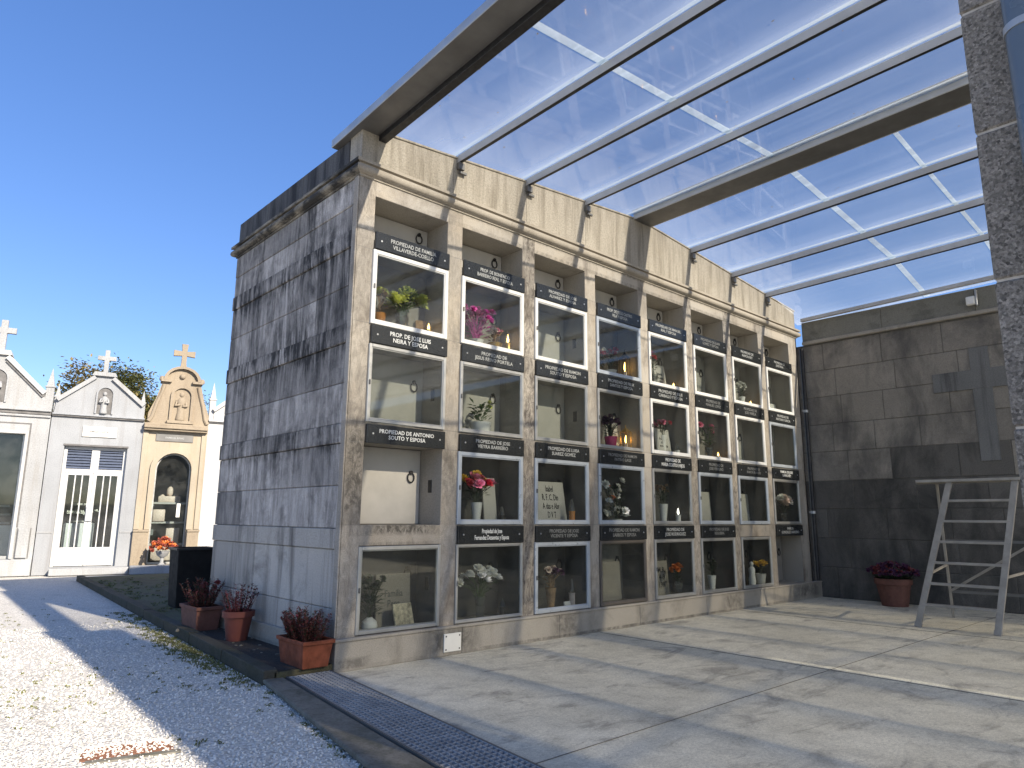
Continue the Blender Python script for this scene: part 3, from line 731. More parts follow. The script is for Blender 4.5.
def ball(mb,c,r,mi=0,sz=1):
    bm=bmesh.new(); bmesh.ops.create_icosphere(bm,subdivisions=2,radius=1)
    mb.frombm(bm,mi,Matrix.Translation(c)@Matrix.Diagonal((r,r,r*sz,1)))
def leafq(mb,p,d,l,w,mi=0):
    p=Vector(p); d=Vector(d).normalized(); s=d.cross(Vector((0.1,.2,1))).normalized(); 
    if s.length<.1: s=Vector((1,0,0))
    n=s.cross(d)
    mb.add([p,p+d*l*.45+s*w/2+n*l*.06,p+d*l,p+d*l*.45-s*w/2+n*l*.06],[(0,1,2,3)],mi)
def vase_profile(kind,h):
    if kind=='round': return [(.02,0),(.05,.01),(.066,.05),(.06,.085),(.03,.11),(.022,.118),(.018,.112)]
    if kind=='rect': return [(.085,0),(.1,h),(.092,h),(.088,h-.01)]
    if kind=='tall': return [(.04,0),(.034,.02),(.045,h*.6),(.055,h),(.049,h),(.04,h*.6)]
    return [(.05,0),(.06,h*.5),(.075,h),(.068,h),(.06,h*.8)]
def cellpos(i,r,fx,fy):
    xf=NX[i]+WW*fx   # fx is where the thing shows in the opening, seen across the courtyard
    x=xf+(xf+2.7)/4.88*fy*.9
    return Vector((min(x,NX[i]+WW-.1),fy,TZ[r][0]))
def flowers(name,label,cat,i,r,fx,fy0,blooms,leaf='leaf',vase='ceramic',kind='pot',vh=.12,h=.3,spread=.1,nl=40,rad=.04,part='blooms',stems='leafdark',grp=None,lo=.72):
    """vase with stems, leaves and blooms. blooms: list of (material,count)"""
    fy=max(.085,fy0-.04); spread*=1.12
    p=cellpos(i,r,fx,fy)
    t=thing(name,label,cat,p,0,grp)
    mb=MB(); mb.lathe(vase_profile(kind,vh),n=20); mb.build('vase',M[vase],t,smooth=True)
    top=vh if kind!='round' else .11
    fol=MB()
    mats=[M[b[0]] for b in blooms]; fl=MB()
    for mi,(bm_,cnt) in enumerate(blooms):
        for k in range(cnt):
            a=rnd.uniform(0,6.28); q=spread*math.sqrt(rnd.random())
            tip=Vector((q*math.cos(a),q*math.sin(a)*.55,top+h*rnd.uniform(lo,1.0)-q*.3))
            fol.tube([Vector((rnd.uniform(-.02,.02),rnd.uniform(-.015,.015),top*.6)),Vector((tip.x*.4,tip.y*.4,top+(tip.z-top)*.55)),tip],.003,5)
            petals(fl,tip,rad*rnd.uniform(.95,1.35),mi,24)
    for k in range(nl):
        a=rnd.uniform(0,6.28); q=spread*.9*rnd.random(); z=top+h*rnd.uniform(.05,.75)
        leafq(fol,(q*math.cos(a)*.6,q*math.sin(a)*.5,z),(math.cos(a),math.sin(a),rnd.uniform(-.1,.9)),rnd.uniform(.04,.085),.025)
    fol.build('foliage',M[leaf],t); fl.build(part,mats,t)
    return t
def candle(label,i,r,fx,fy,body='gold',h=.13,lit=True,light='flame',cap='clearplastic',cat='candle'):
    t=thing('grave_candle',label,cat,cellpos(i,r,fx,fy))
    mb=MB(); mb.lathe([(.032,0),(.034,.008),(.031,.012),(.031,h*.62),(.034,h*.63),(.034,h*.68)],n=16); mb.build('body',M[body],t,smooth=True)
    mb=MB(); mb.lathe([(.03,h*.68),(.03,h*.8),(.018,h*1.1),(.006,h*1.3)],n=14); mb.build('cap',M[cap],t,smooth=True)
    if lit:
        mb=MB(); mb.lathe([(.003,h*.7),(.011,h*.78),(.012,h*.86),(.006,h*1.02),(.001,h*1.15)],n=10); mb.build('flame',M[light],t,smooth=True)
    return t
def lantern(label,i,r,fx,fy,h=.24,frame='gold'):
    t=thing('lantern',label,'lantern',cellpos(i,r,fx,fy)); s=.042
    mb=MB(); mb.bbox(-s-.006,s+.006,-s-.006,s+.006,0,.018,.003)
    for a in (-s,s):
        for b in (-s,s): mb.bar((a,b,.018),(a,b,h*.72),.006)
    mb.add([(-s-.01,-s-.01,h*.72),(s+.01,-s-.01,h*.72),(s+.01,s+.01,h*.72),(-s-.01,s+.01,h*.72),(0,0,h*.92)],[(0,3,2,1),(0,1,4),(1,2,4),(2,3,4),(3,0,4)])
    mb.tube([(0,0,h*.9),(0,0,h)],.006,6); mb.build('frame',M[frame],t)
    mb=MB(); mb.lathe([(.02,.018),(.02,h*.34)],n=12); mb.build('wax',M['cream'],t)
    mb=MB(); mb.lathe([(.004,h*.35),(.012,h*.42),(.011,h*.5),(.002,h*.62)],n=10); mb.build('flame',M['flame'],t,smooth=True)
def plaque(label,i,r,fx,fy,w,h,lines=None,lean=.18,mat='marble',size=.05,name='memorial_plaque',cat='plaque',textmat='iron',rz=0):
    p=cellpos(i,r,fx,fy); t=thing(name,label,cat,p,rz)
    mb=MB(); Mx=Matrix.Translation((0,0,.002))@Matrix.Rotation(-lean,4,'X')
    mb.bbox(-w/2,w/2,0,.02,0,h,.004,0,Mx); mb.build('tablet',M[mat],t)
    if lines:
        o=lettering(lines,0,0,0,t,size,w*.9,M[textmat])
        o.location=Mx@Vector((0,-.0015,h*.52)); o.rotation_euler=(math.pi/2-lean,0,0)
    mb=MB(); mb.bbox(-w*.3,w*.3,.004,.02+math.sin(lean)*h*.5,0,.012,.003); mb.build('stand',M[mat],t)
    return t
FI=.15
# top row
flowers('flower_vase','yellow-green flower bunches in a glass vase, top glazed niche nearest the corner','flowers',0,3,.40,FI,[('leafyellow',18)],'leaf','clearplastic','tall',.2,.24,.19,80,.062,lo=.45)
flowers('dried_bouquet','dried brown stems standing left of the yellow-green flowers behind glass','dried flowers',0,3,.13,.2,[('dried',14)],'dried','amber','tall',.16,.22,.07,24,.025)
candle('lit candle with pointed cap beside the yellow-green flowers in the corner niche',0,3,.80,.12,'gold',.14)
plaque('brown tablet leaning on the right side of the top corner niche',0,3,.9,.24,.1,.22,None,.12,'dried',rz=-.5)
flowers('dried_bouquet','magenta dried flower sprays filling the left of a top niche','flowers',1,3,.25,FI,[('magenta',38)],'magenta','ceramic','pot',.1,.34,.2,60,.035)
flowers('flower_pot','small gold pot of pink and cream flowers beside the magenta sprays','flowers',1,3,.55,.1,[('cream',8),('pink',5)],'dried','gold','pot',.1,.16,.07,20,.028)
candle('gold candle jar with a clear pointed lid, right of the magenta sprays',1,3,.84,.1,'gold',.2,True)
flowers('flower_vase','dark red flowers with a white one in the fourth top niche','flowers',3,3,.32,FI,[('red',10),('white',5)],'leafdark','ceramic','pot',.1,.27,.13,60,.04)
lantern('lit lantern right of the dark red flowers in the fourth top niche',3,3,.74,.14,.4,'iron')
plaque('pale tablet with dark lines of writing beside a red rose, top row',4,3,.36,.2,.26,.36,["Recuerdo","de tu esposa","e hijos"],.14,size=.05)
flowers('rose_vase','two red roses at the left edge of a top niche, by the pale tablet','flowers',4,3,.14,.12,[('red',3)],'leafdark','clearplastic','tall',.16,.28,.06,18,.05)
candle('low candle glowing yellow at the foot of the pale tablet, top row',4,3,.68,.12,'ceramic',.11)
flowers('white_bouquet','small white flowers in a pale vase in the second top niche from the right','flowers',6,3,.3,.14,[('white',16)],'leafdark','ceramic','tall',.14,.2,.08,24,.036)
candle('low lit candle by the white flowers near the right end of the top row',6,3,.62,.1,'ceramic',.1)
plaque('small white card standing in the last niche of the top row',7,3,.3,.24,.2,.2,None,.1,'ceramic')
# second glazed row
flowers('leafy_plant','green leafy plant in a white oblong pot','plant',1,2,.34,FI,[('leafyellow',3)],'leaf','ceramic','rect',.13,.24,.15,90,.03)
flowers('heather_pot','dark red heather in a hot pink pot','plant',3,2,.3,.13,[('purple',34)],'leafdark','hotpink','pot',.15,.24,.11,30,.03)
plaque('cream tablet standing behind the hot pink pot',3,2,.46,.27,.3,.42,None,.1,'marble')
lantern('lit brass lantern right of the hot pink pot',3,2,.74,.15,.32,'gold')
plaque('white tablet with dark writing, red flowers above it, in the fifth column',4,2,.4,.2,.3,.36,["A mi esposo","tus hijos","no te olvidan"],.14,size=.045)
flowers('flower_vase','small pink and red flowers rising behind a white written tablet','flowers',4,2,.34,.29,[('pink',5),('red',4)],'leafdark','ceramic','tall',.28,.2,.14,16,.035)
candle('unlit white candle right of the white written tablet',4,2,.78,.1,'ceramic',.13,False)
flowers('rose_vase','two pink flower heads over green leaves in glass vases','flowers',5,2,.4,.14,[('pink',3)],'leaf','clearplastic','tall',.18,.34,.16,60,.06)
candle('small lit candle right of the pink flower heads',5,2,.66,.09,'ceramic',.11)
# third glazed row
flowers('flower_vase','red, pink and yellow flowers in a vase beside a white slab','flowers',1,1,.3,.15,[('red',6),('pink',5),('yellow',5)],'leafdark','ceramic','tall',.2,.26,.17,60,.052)
plaque('white curved slab leaning behind the red and yellow flowers',1,1,.54,.2,.16,.44,None,.12,'marble')
candle('dark candle holder at the right of the red and yellow flowers',1,1,.8,.16,'iron',.13,False)
plaque('cream tablet with four lines of dark script',2,1,.36,.2,.44,.44,["Isabel","R. F. C. Din","A das e Abr","D V T"],.16,size=.09)
candle('amber candle with a clear cap right of the tablet with dark script',2,1,.7,.09,'amber',.2,False)
flowers('white_bouquet','white roses and one orange flower arranged in dark leaves','flowers',3,1,.38,.15,[('white',15),('orange',2)],'leafdark','ceramic','pot',.06,.46,.17,130,.045,lo=.08)
flowers('dried_bouquet','dark dried flowers in a tall white vase','flowers',4,1,.28,.16,[('dried',8)],'leafdark','ceramic','tall',.24,.24,.12,40,.03)
candle('white candle shining brightly beside the tall white vase',4,1,.66,.1,'ceramic',.17,True,'ledwhite')
plaque('blank upright white tablet in a shaded niche, left one of the two alike',5,1,.26,.27,.26,.42,None,.06,'marble')
plaque('blank upright white tablet in a shaded niche, right one of the two alike',6,1,.26,.27,.26,.42,None,.06,'marble')
flowers('flower_vase','round bouquet of blush white blooms in the far right niche','flowers',7,1,.4,.14,[('cream',14),('white',12)],'leafdark','clearplastic','tall',.16,.26,.14,30,.055,lo=.55)
# bottom row
flowers('leafy_plant','dark leafy branches in a round white vase, bottom corner niche','plant',0,0,.16,.13,[('leafdark',8)],'leafdark','ceramic','round',.11,.36,.12,170,.03)
plaque('square picture tile leaning in the bottom corner niche','0' and 0,0,.6,.1,.2,.2,None,.3,'photo','photo' and .05,'picture_tile','tile',rz=.12)
plaque('grey tablet with raised writing against the back of the bottom corner niche',0,0,.46,.27,.34,.42,["Familia","Pena"],.06,'lining',size=.08,textmat='steeldark')
flowers('white_bouquet','big bunch of white roses in a glass vase, bottom row','flowers',1,0,.38,.15,[('white',30)],'leaf','clearplastic','tall',.2,.25,.21,50,.043)
candle('dark grave candle low at the right of the white roses',1,0,.78,.14,'iron',.12,False)
flowers('dried_bouquet','purple and cream dried flowers in a brown vase, bottom row','flowers',2,0,.3,.15,[('purple',10),('cream',8)],'dried','dried','tall',.22,.22,.15,26,.035)
candle('tall cream candle right of the purple and cream dried flowers',2,0,.78,.14,'cream',.22,False)
plaque('tiny white card at the foot of the purple and cream flowers',2,0,.62,.06,.09,.08,None,.2,'ceramic')
plaque('upright blank board leaning at the left in the brown framed niche',3,0,.28,.27,.36,.42,None,.06,'lining')
plaque('worn tablet with faded characters beside small orange flowers, bottom row',4,0,.24,.24,.26,.4,["M.R.","4-9","1987"],.08,'lining',size=.085,textmat='iron')
flowers('flower_vase','small orange flowers in a clear glass, bottom row','flowers',4,0,.6,.13,[('orange',10)],'leafdark','clearplastic','tall',.16,.2,.11,20,.035)
flowers('leafy_plant','dim grey-green plant in a tall vase, sixth niche of the bottom row','plant',5,0,.3,.16,[('leafdark',6)],'leafdark','ceramic','tall',.2,.2,.09,40,.03)
flowers('flower_pot','yellow flowers in a pale grey pot, bottom row near the right end','flowers',6,0,.62,.12,[('yellow',9)],'leafdark','marble','pot',.17,.16,.1,30,.045)
def figurine(label,i,r,fx,fy,h):
    t=thing('figurine',label,'figurine',cellpos(i,r,fx,fy))
    mb=MB(); mb.lathe([(.05,0),(.055,.01),(.045,.03),(.05,h*.25),(.04,h*.5),(.045,h*.68),(.028,h*.76),(.018,h*.79)],n=16)
    mb.build('robe',M['ceramic'],t,smooth=True)
    mb=MB(); ball(mb,(0,0,h*.88),h*.085,0,1.2); mb.build('head',M['ceramic'],t,smooth=2)
figurine('small white robed figurine beside the yellow flowers',6,0,.34,.14,.34)

# ------------------------------------------------------------------ canopy
cp=thing('canopy_roof','clear plastic canopy on steel beams over the concrete floor','canopy',(3.9,0,0))
CX=3.9
YE=-15.9
def rz_(x,y): return roofz(x)-.021*y
def P3(x,y,dz=0): return (x-CX,y,rz_(x,y)+dz)
# ridge beam: box with light flange plates
def longbox(name,x0,x1,z0,z1,y0,y1,mat,xshift=0.0,base=None):
    mb=MB(); vs=[]
    b=base if base is not None else 0
    for y in (y0,y1):
        s=xshift*y
        for x,z in ((x0,z0),(x1,z0),(x1,z1),(x0,z1)): vs.append((x+s-CX,y,z-.021*y))
    mb.add(vs,[(0,1,2,3),(4,7,6,5),(0,4,5,1),(1,5,6,2),(2,6,7,3),(3,7,4,0)])
    return mb.build(name,mat,cp,bevel=.004)
M['ladder']=plain('dull_aluminium',(.3,.28,.245),.6,.05,.2,8)
longbox('ridge_beam',3.74,4.06,4.70,4.755,-.0,YE,M['steeldark'])
longbox('ridge_flange',3.725,3.74,4.70,4.80,-.0,YE,M['rafter'])
longbox('ridge_flange',4.06,4.075,4.70,4.80,-.0,YE,M['rafter'])
longbox('ridge_cap',3.70,4.10,4.80,4.806,-.0,YE,M['rafter'])
# edge gutter on the left
longbox('edge_gutter',-.06,.15,4.375,4.385,.45,-13.2,M['steeldark'],.03)
longbox('gutter_side',-.068,-.06,4.375,4.45,.45,-13.2,M['steel'],.03)
longbox('gutter_lip',.15,.158,4.375,4.47,.45,-13.2,M['steeldark'],.03)
longbox('edge_beam',.16,.235,4.33,4.415,.0,YE,M['iron'],.03)
longbox('edge_channel',.165,.19,4.415,4.43,.0,YE,M['parapet'],.03)
RX=[1.04,1.94,2.86,4.96,5.98,6.94]
for x in RX:
    mb=MB(); vs=[]
    sl=.085 if x<3.9 else -.085
    for y in (-.0,YE):
        for dx,dz in ((-.021,-.078),(.021,-.078),(.021,-.004),(-.021,-.004)):
            X=x+dx; vs.append((X-CX,y,rz_(X,y)+dz+.018))
    mb.add(vs,[(0,1,2,3),(4,7,6,5),(0,4,5,1),(1,5,6,2),(2,6,7,3),(3,7,4,0)])
    mb.m=[0,0,1,0,0,0]
    rf=mb.build('rafter',[M['rafter'],M['iron']],cp,bevel=.003)
    mb=MB(); X=x-CX; z=rz_(x,0)-.09
    mb.bbox(X-.035,X+.035,-.05,-.013,z-.05,z+.02,.004); mb.bbox(X-.01,X+.07,-.04,-.015,z-.085,z-.06,.003); mb.build('wall_bracket',M['steeldark'],rf)
longbox('edge_beam',.237,.52,4.34,4.42,-4.85,-13.2,M['steeldark'],.03)  # opaque piece added out of view to shade a streak on the gravel
mb=MB(); mb.add([(4.081-CX,-10.702,rz_(4.08,-10.7)+.03),(4.123-CX,-10.702,rz_(4.12,-10.7)+.03),(4.123-CX,YE,rz_(4.12,YE)+.03),(4.081-CX,YE,rz_(4.08,YE)+.03)],[(0,1,2,3)]); mb.build('clear_infill_strip',M['glass'],cp)
longbox('edge_rail',7.95,8.012,4.237,4.29,-.04,YE,M['rafter'])
# sheets, one per bay
bays=[(.17,1.04,.12,YE),(1.04,1.94,.12,YE),(1.94,2.86,.12,YE),(2.86,3.74,.12,YE),(4.08,4.96,.12,-10.7),(4.125,4.96,-10.702,YE),(4.96,5.98,.12,YE),(5.98,6.94,.12,YE),(6.94,8.2,.12,YE)]
for a,b,ya_,yb_ in bays:
    mb=MB(); vs=[]; 
    a2,b2=a+.002,b-.002
    for dz in (.028,.034):
        ae=a2+(.03*YE if a<.5 else 0)
        for x,y in ((a2,ya_),(b2,ya_),(b2,yb_),(ae,yb_)): vs.append((x-CX,y,rz_(x,y)+dz-(.15 if x>8 else 0)))
    mb.add(vs,[(0,1,2,3),(4,7,6,5),(0,4,5,1),(1,5,6,2),(2,6,7,3),(3,7,4,0)])
    mb.m=[1,0,1,1,1,1]
    sh=mb.build('roof_sheet',[M['sheet'],M['sheetclear']],cp)
    for ys in (-1.8,-4.9,-8.0,-11.1) if a<4 else (-1.8,-2.82,-4.9,-8.0,-11.1):
        if not (yb_<ys<ya_): continue
        mb=MB(); vs=[]; hw=.035 if ys!=-2.82 else .022
        for dz in (.037,.040):
            for x,y in ((a2,ys+hw),(b2,ys+hw),(b2,ys-hw),(a2,ys-hw)): vs.append((x-CX,y,rz_(x,y)+dz-(.15 if x>8 else 0)))
        mb.add(vs,[(0,1,2,3),(4,7,6,5),(0,4,5,1),(1,5,6,2),(2,6,7,3),(3,7,4,0)])
        mb.build('overlap_strip',M['strip'],sh)
# pale translucent strip on top of each rafter
for x in RX+[3.70]:
    mb=MB(); vs=[]
    for dz in (.042,.046):
        for X,y in ((x-.035,.1),(x+.0,.1),(x+.0,-5.2),(x-.035,-5.2)): vs.append((X-CX,y,rz_(X,y)+dz))
    mb.add(vs,[(0,1,2,3),(4,7,6,5),(0,4,5,1),(1,5,6,2),(2,6,7,3),(3,7,4,0)])
    mb.build('rafter_strip',M['strip'],cp)
# leaf litter lying on the roof sheets
mb=MB(); r12=random.Random(21)
for k in range(260):
    xr=r12.choice(RX+[3.7,3.9,.25]); x=xr+r12.choice((-1,1))*abs(r12.gauss(.06,.05)) if r12.random()<.75 else r12.uniform(.3,7.5)
    y=-abs(r12.gauss(0,2.2)) if r12.random()<.7 else r12.uniform(-6,0)
    if r12.random()<.25: y=r12.choice((-1.8,-4.9))+r12.uniform(.03,.09)
    a=r12.uniform(0,6.28); leafq(mb,(x-CX,y,rz_(x,y)+.049),(math.cos(a),math.sin(a),.05),r12.uniform(.012,.035),r12.uniform(.008,.016),0) if True else None
lt=mb.build('leaf_litter',M['dried']); lt.location=(CX,0,0); tag(lt,'small brown leaves and crumbs lying on the clear roof sheets','leaf litter',kind='stuff')
# granite pillar carrying the gutter, with downpipe
pl=thing('granite_pillar','tall grey granite pillar under the canopy edge with a dark downpipe beside it','pillar',(-.0,-4.6,0))
mb=MB(); z=0; k=0
while z<4.2:
    h=[.46,.5,.44][k%3]; z2=min(z+h,4.3); mb.bbox(-.2,.22,-.25,.235,z+.004,z2-.004,.006); z=z2; k+=1
mb.build('shaft',M['pillar'],pl)
mb=MB(); mb.box(-.194,.214,-.244,.229,0,4.3); mb.build('mortar_core',M['limemortar'],pl)
dp=thing('downpipe','dark blue-grey round downpipe fixed to the near granite pillar','downpipe',(-.262,-4.545,0))
mb=MB(); mb.tube([(0,0,0),(0,0,4.25)],.056,20); mb.tube([(0,0,4.25),(.05,0,4.5)],.056,20); mb.build('pipe',M['pipe'],dp,smooth=True)
for z in (.9,2.62):
    mb=MB(); mb.tube([(0,0,z-.012),(0,0,z+.012)],.06,20); mb.bbox(.04,.066,-.02,.06,z-.012,z+.012,.003); mb.build('clamp',M['steel'],dp,smooth=True)

# ------------------------------------------------------------------ right end wall
ew=thing('end_wall','dark weathered block wall with an inlaid slate cross closing the right end','wall',(8.02,0,0))
mb=MB(); r9=random.Random(4)
z=0; kk=0
hs=[.44,.42,.43,.42,.44,.42,.43,.42,.42]
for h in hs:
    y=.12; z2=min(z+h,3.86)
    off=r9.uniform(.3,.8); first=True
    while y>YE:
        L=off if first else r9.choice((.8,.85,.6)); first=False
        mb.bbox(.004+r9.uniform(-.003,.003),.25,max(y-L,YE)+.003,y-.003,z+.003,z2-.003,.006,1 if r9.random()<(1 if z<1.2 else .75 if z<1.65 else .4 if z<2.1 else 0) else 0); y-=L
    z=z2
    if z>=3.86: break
mb.build('block_courses',[M['wall'],M['walldark']],ew)
mb=MB(); mb.box(.012,.24,YE,.12,0,3.86); mb.build('mortar_core',M['mortar'],ew)
mb=MB(); mb.bbox(-.035,.26,YE,-.02,3.86,3.915,.008); mb.build('string_course',M['front_low'],ew)
mb=MB()
y=-.02
while y>YE: mb.bbox(-.004,.25,y-1.2+.003,y,3.915,4.235,.006); y-=1.2
mb.build('coping_course',M['coping'],ew)
mb=MB(); mb.bbox(-.012,.02,-2.5,-2.275,1.9,3.42,.003); mb.bbox(-.0145,.02,-2.97,-1.81,2.86,3.12,.003); mb.build('inlaid_cross',M['wallcross'],ew)
jb=thing('wall_lamp','small white square lamp box under the canopy on the dark wall','lamp box',(8.01,-2.38,4.0))
mb=MB(); mb.bbox(-.05,.004,-.055,.055,0,.12,.01); mb.build('housing',M['boxwhite'],jb)
mb=MB(); mb.bbox(-.056,-.05,-.045,.045,.012,.108,.003); mb.build('cover',M['ceramic'],jb)
mb=MB(); mb.bbox(-.05,.0,-.08,-.058,-.02,.2,.004); mb.build('conduit',M['steel'],jb)
dp2=thing('downpipe','narrow dark downpipe in the corner between the niches and the dark wall','downpipe',(7.93,-.035,.24))
mb=MB(); mb.tube([(0,0,0),(0,0,3.55)],.03,14); mb.build('pipe',M['iron'],dp2,smooth=True)
for z in (1.0,2.55):
    mb=MB(); mb.tube([(0,0,z-.02),(0,0,z+.02)],.036,14); mb.bar((-.1,.01,z),(0,.01,z),.012,.03); mb.build('clamp',M['steel'],dp2)
# white service plate on the plinth
sp=thing('service_plate','small white square plate screwed to the plinth under the second niche','cover plate',(1.05,-.046,.03))
mb=MB(); mb.bbox(-.09,.09,-.012,0,0,.145,.003); mb.build('plate',M['boxwhite'],sp)
mb=MB()
for x in (-.07,.07):
    for z in (.02,.125): mb.bbox(x-.006,x+.006,-.015,-.012,z-.006,z+.006,.001)
mb.build('screw',M['iron'],sp)

# ------------------------------------------------------------------ step ladder with platform
la=thing('step_ladder','aluminium platform step ladder standing before the dark wall','ladder',(5.85,-2.4,0))
H=1.55
def lp(f,s):  # front rail: s=+1 towards niches
    b=Vector((5.83,-2.04 if s>0 else -2.77,0)); t=Vector((6.12,-2.41 if s>0 else -3.0,H))
    b=Vector((5.83,-2.405+.365*s,0)); t=Vector((6.13,-2.71+.305*s,H))
    return b+(t-b)*f-Vector((5.85,-2.4,0))
for s in (1,-1):
    mb=MB(); mb.bar(lp(0.02,s),lp(1,s),.03,.062,0,(0,1,0)); mb.build('front_rail',M['ladder'],la,bevel=.004)
    mb=MB(); mb.bar(lp(0,s),lp(.03,s),.036,.066,0,(0,1,0)); mb.build('rubber_foot',M['ladder'],la)
for k in range(1,7):
    f=k/7+.01; mb=MB(); a,b=lp(f,1),lp(f,-1); d=Vector((.022,0,0)); 
    mb.bar(a+d,b+d,.075,.026,0,(0,0,1)); mb.build('step',M['ladder'],la,bevel=.004)
mb=MB(); 
def LQ(x,y,z): return Vector((x-5.85,y+2.4,z))
pts=[LQ(6.08,-2.08,H),LQ(6.1,-3.1,H),LQ(6.52,-3.1,H),LQ(6.5,-1.95,H)]
vs=[p for p in pts]+[p+Vector((0,0,.03)) for p in pts]
mb.add(vs,[(0,3,2,1),(4,5,6,7),(0,1,5,4),(1,2,6,5),(2,3,7,6),(3,0,4,7)]); mb.build('platform',M['ladder'],la,bevel=.004)
bl=[(LQ(6.5,-2.17,H),LQ(7.0,-2.05,.0)),(LQ(6.58,-2.98,H),LQ(7.08,-2.98,.0))]
for a,b in bl:
    mb=MB(); mb.bar(a,b,.028,.04); mb.build('rear_leg',M['ladder'],la,bevel=.003)
for f in (.42,.8):
    mb=MB(); mb.bar(bl[0][0].lerp(bl[0][1],f),bl[1][0].lerp(bl[1][1],f),.02,.03); mb.build('cross_brace',M['steeldark'],la)
mb=MB(); mb.bar(bl[0][0].lerp(bl[0][1],.8),bl[1][0].lerp(bl[1][1],.42),.018,.026); mb.bar(lp(.36,1),bl[0][0].lerp(bl[0][1],.6),.016,.024); mb.bar(lp(.36,-1),bl[1][0].lerp(bl[1][1],.6),.016,.024)
mb.build('diagonal_brace',M['ladder'],la)

# ------------------------------------------------------------------ potted plants on the ground
def planter(sx,sy,h,mat,name,t):
    mb=MB()
    b=[(-sx*.4,-sy*.42),(sx*.4,-sy*.42),(sx*.4,sy*.42),(-sx*.4,sy*.42)]; 
    def ringp(k,z): return [(x*k,y*k,z) for x,y in b]
    L=[ringp(1,0),ringp(1.16,h*.86),ringp(1.25,h*.86),ringp(1.27,h),ringp(1.12,h),ringp(1.08,h*.8)]
    vs=[v for r in L for v in r]; fs=[(3,2,1,0)]
    for i in range(len(L)-1):
        for k in range(4): fs.append((i*4+k,i*4+(k+1)%4,(i+1)*4+(k+1)%4,(i+1)*4+k))
    mb.add(vs,fs); mb.build('planter_box',M[mat],t,bevel=.01)
    s=MB(); s.add([(x*1.1,y*1.1,h*.82) for x,y in b],[(0,1,2,3)]); s.build('soil',M['soil'],t)
def spikes(t,n,rx,ry,z0,h,mats,name='foliage',dens=34,lean=.5):
    mb=MB()
    for k in range(n):
        a=rnd.uniform(0,6.28); q=math.sqrt(rnd.random()); x,y=rx*q*math.cos(a),ry*q*math.sin(a); hh=h*rnd.uniform(.55,1.05)
        d=Vector((math.cos(a)*q*lean+rnd.uniform(-.1,.1),math.sin(a)*q*lean+rnd.uniform(-.1,.1),1)).normalized()
        p=Vector((x*.7,y*.7,z0)); mb.tube([p,p+d*hh],[.0025,.0012],4,0,False)
        for j in range(dens):
            f=rnd.uniform(.15,1); b=rnd.uniform(0,6.28)
            leafq(mb,p+d*hh*f,(math.cos(b),math.sin(b),rnd.uniform(-.1,.9)),rnd.uniform(.02,.042),.015,rnd.choice(range(len(mats))))
    mb.build(name,[M[m] for m in mats],t)
t_=thing('heather_planter','oblong terracotta planter of rusty heather at the corner of the niche block','potted plant',(-.185,.12,.06))
planter(.25,.42,.19,'terracotta','p',t_); spikes(t_,95,.12,.2,.14,.25,['heather','heather','heatherred','leafdark'])
t_=thing('heather_pot','round red clay pot of sparse red heather, middle of the three beside the niche block','potted plant',(-.175,1.42,.06))
mb=MB(); mb.lathe([(.085,0),(.118,.2),(.118,.2),(.135,.202),(.137,.25),(.122,.25),(.115,.22)],n=28); mb.build('pot',M['redpot'],t_,smooth=True)
mb=MB(); mb.lathe([(.11,.215),(.1,.222)],n=20); mb.build('soil',M['soil'],t_)
spikes(t_,44,.1,.1,.2,.28,['heatherred','heather','leafdark'],dens=16)
t_=thing('heather_planter','oblong old terracotta planter with pink-red flowers, farthest of the three','potted plant',(-.19,2.3,.06))
planter(.25,.46,.22,'terradark','p',t_); spikes(t_,60,.12,.2,.17,.3,['heather','heatherred','leafdark'])
mb=MB()
for k in range(7): petals(mb,(rnd.uniform(-.12,.08),rnd.uniform(-.2,.2),.2+rnd.uniform(.1,.24)),.035,0,14)
mb.build('blooms',M['heatherred'],t_)
t_=thing('purple_flower_pot','terracotta pot of dark purple flowers by the foot of the dark wall','potted plant',(7.68,-1.17,0))
mb=MB(); mb.lathe([(.16,0),(.21,.28),(.23,.285),(.235,.36),(.215,.36),(.2,.3)],n=30); mb.build('pot',M['terradark'],t_,smooth=True)
mb=MB(); fol=MB()
for k in range(170):
    a=rnd.uniform(0,6.28); q=.29*math.sqrt(rnd.random()); petals(mb,(q*math.cos(a)*.9,q*math.sin(a)*1.15,.4+.14*(1-(q/.3)**2)+rnd.uniform(-.03,.03)),.035,0 if rnd.random()<.7 else 1,10)
    leafq(fol,(q*.6*math.cos(a),q*.7*math.sin(a),.36),(math.cos(a),math.sin(a),rnd.uniform(-.3,.8)),.09,.035)
fol.build('foliage',M['leafdark'],t_); mb.build('blooms',[M['purple'],M['heatherred']],t_)
# little stones and pot shards in the bed are ground detail
mb=MB()
for k in range(26):
    y=rnd.uniform(.1,2.6); x=rnd.uniform(-.42,-.03); s=rnd.uniform(.008,.02)
    c=Vector((x,y,.06+s*.3)); mb.add([c+Vector((v.x*s*1.2,v.y*s,v.z*s*.6))*rnd.uniform(.85,1.15) for v in IV],IF)
tag(mb.build('bed_pebbles',M['kerb']),'grey pebbles scattered on the dark soil of the bed','pebbles',kind='stuff')
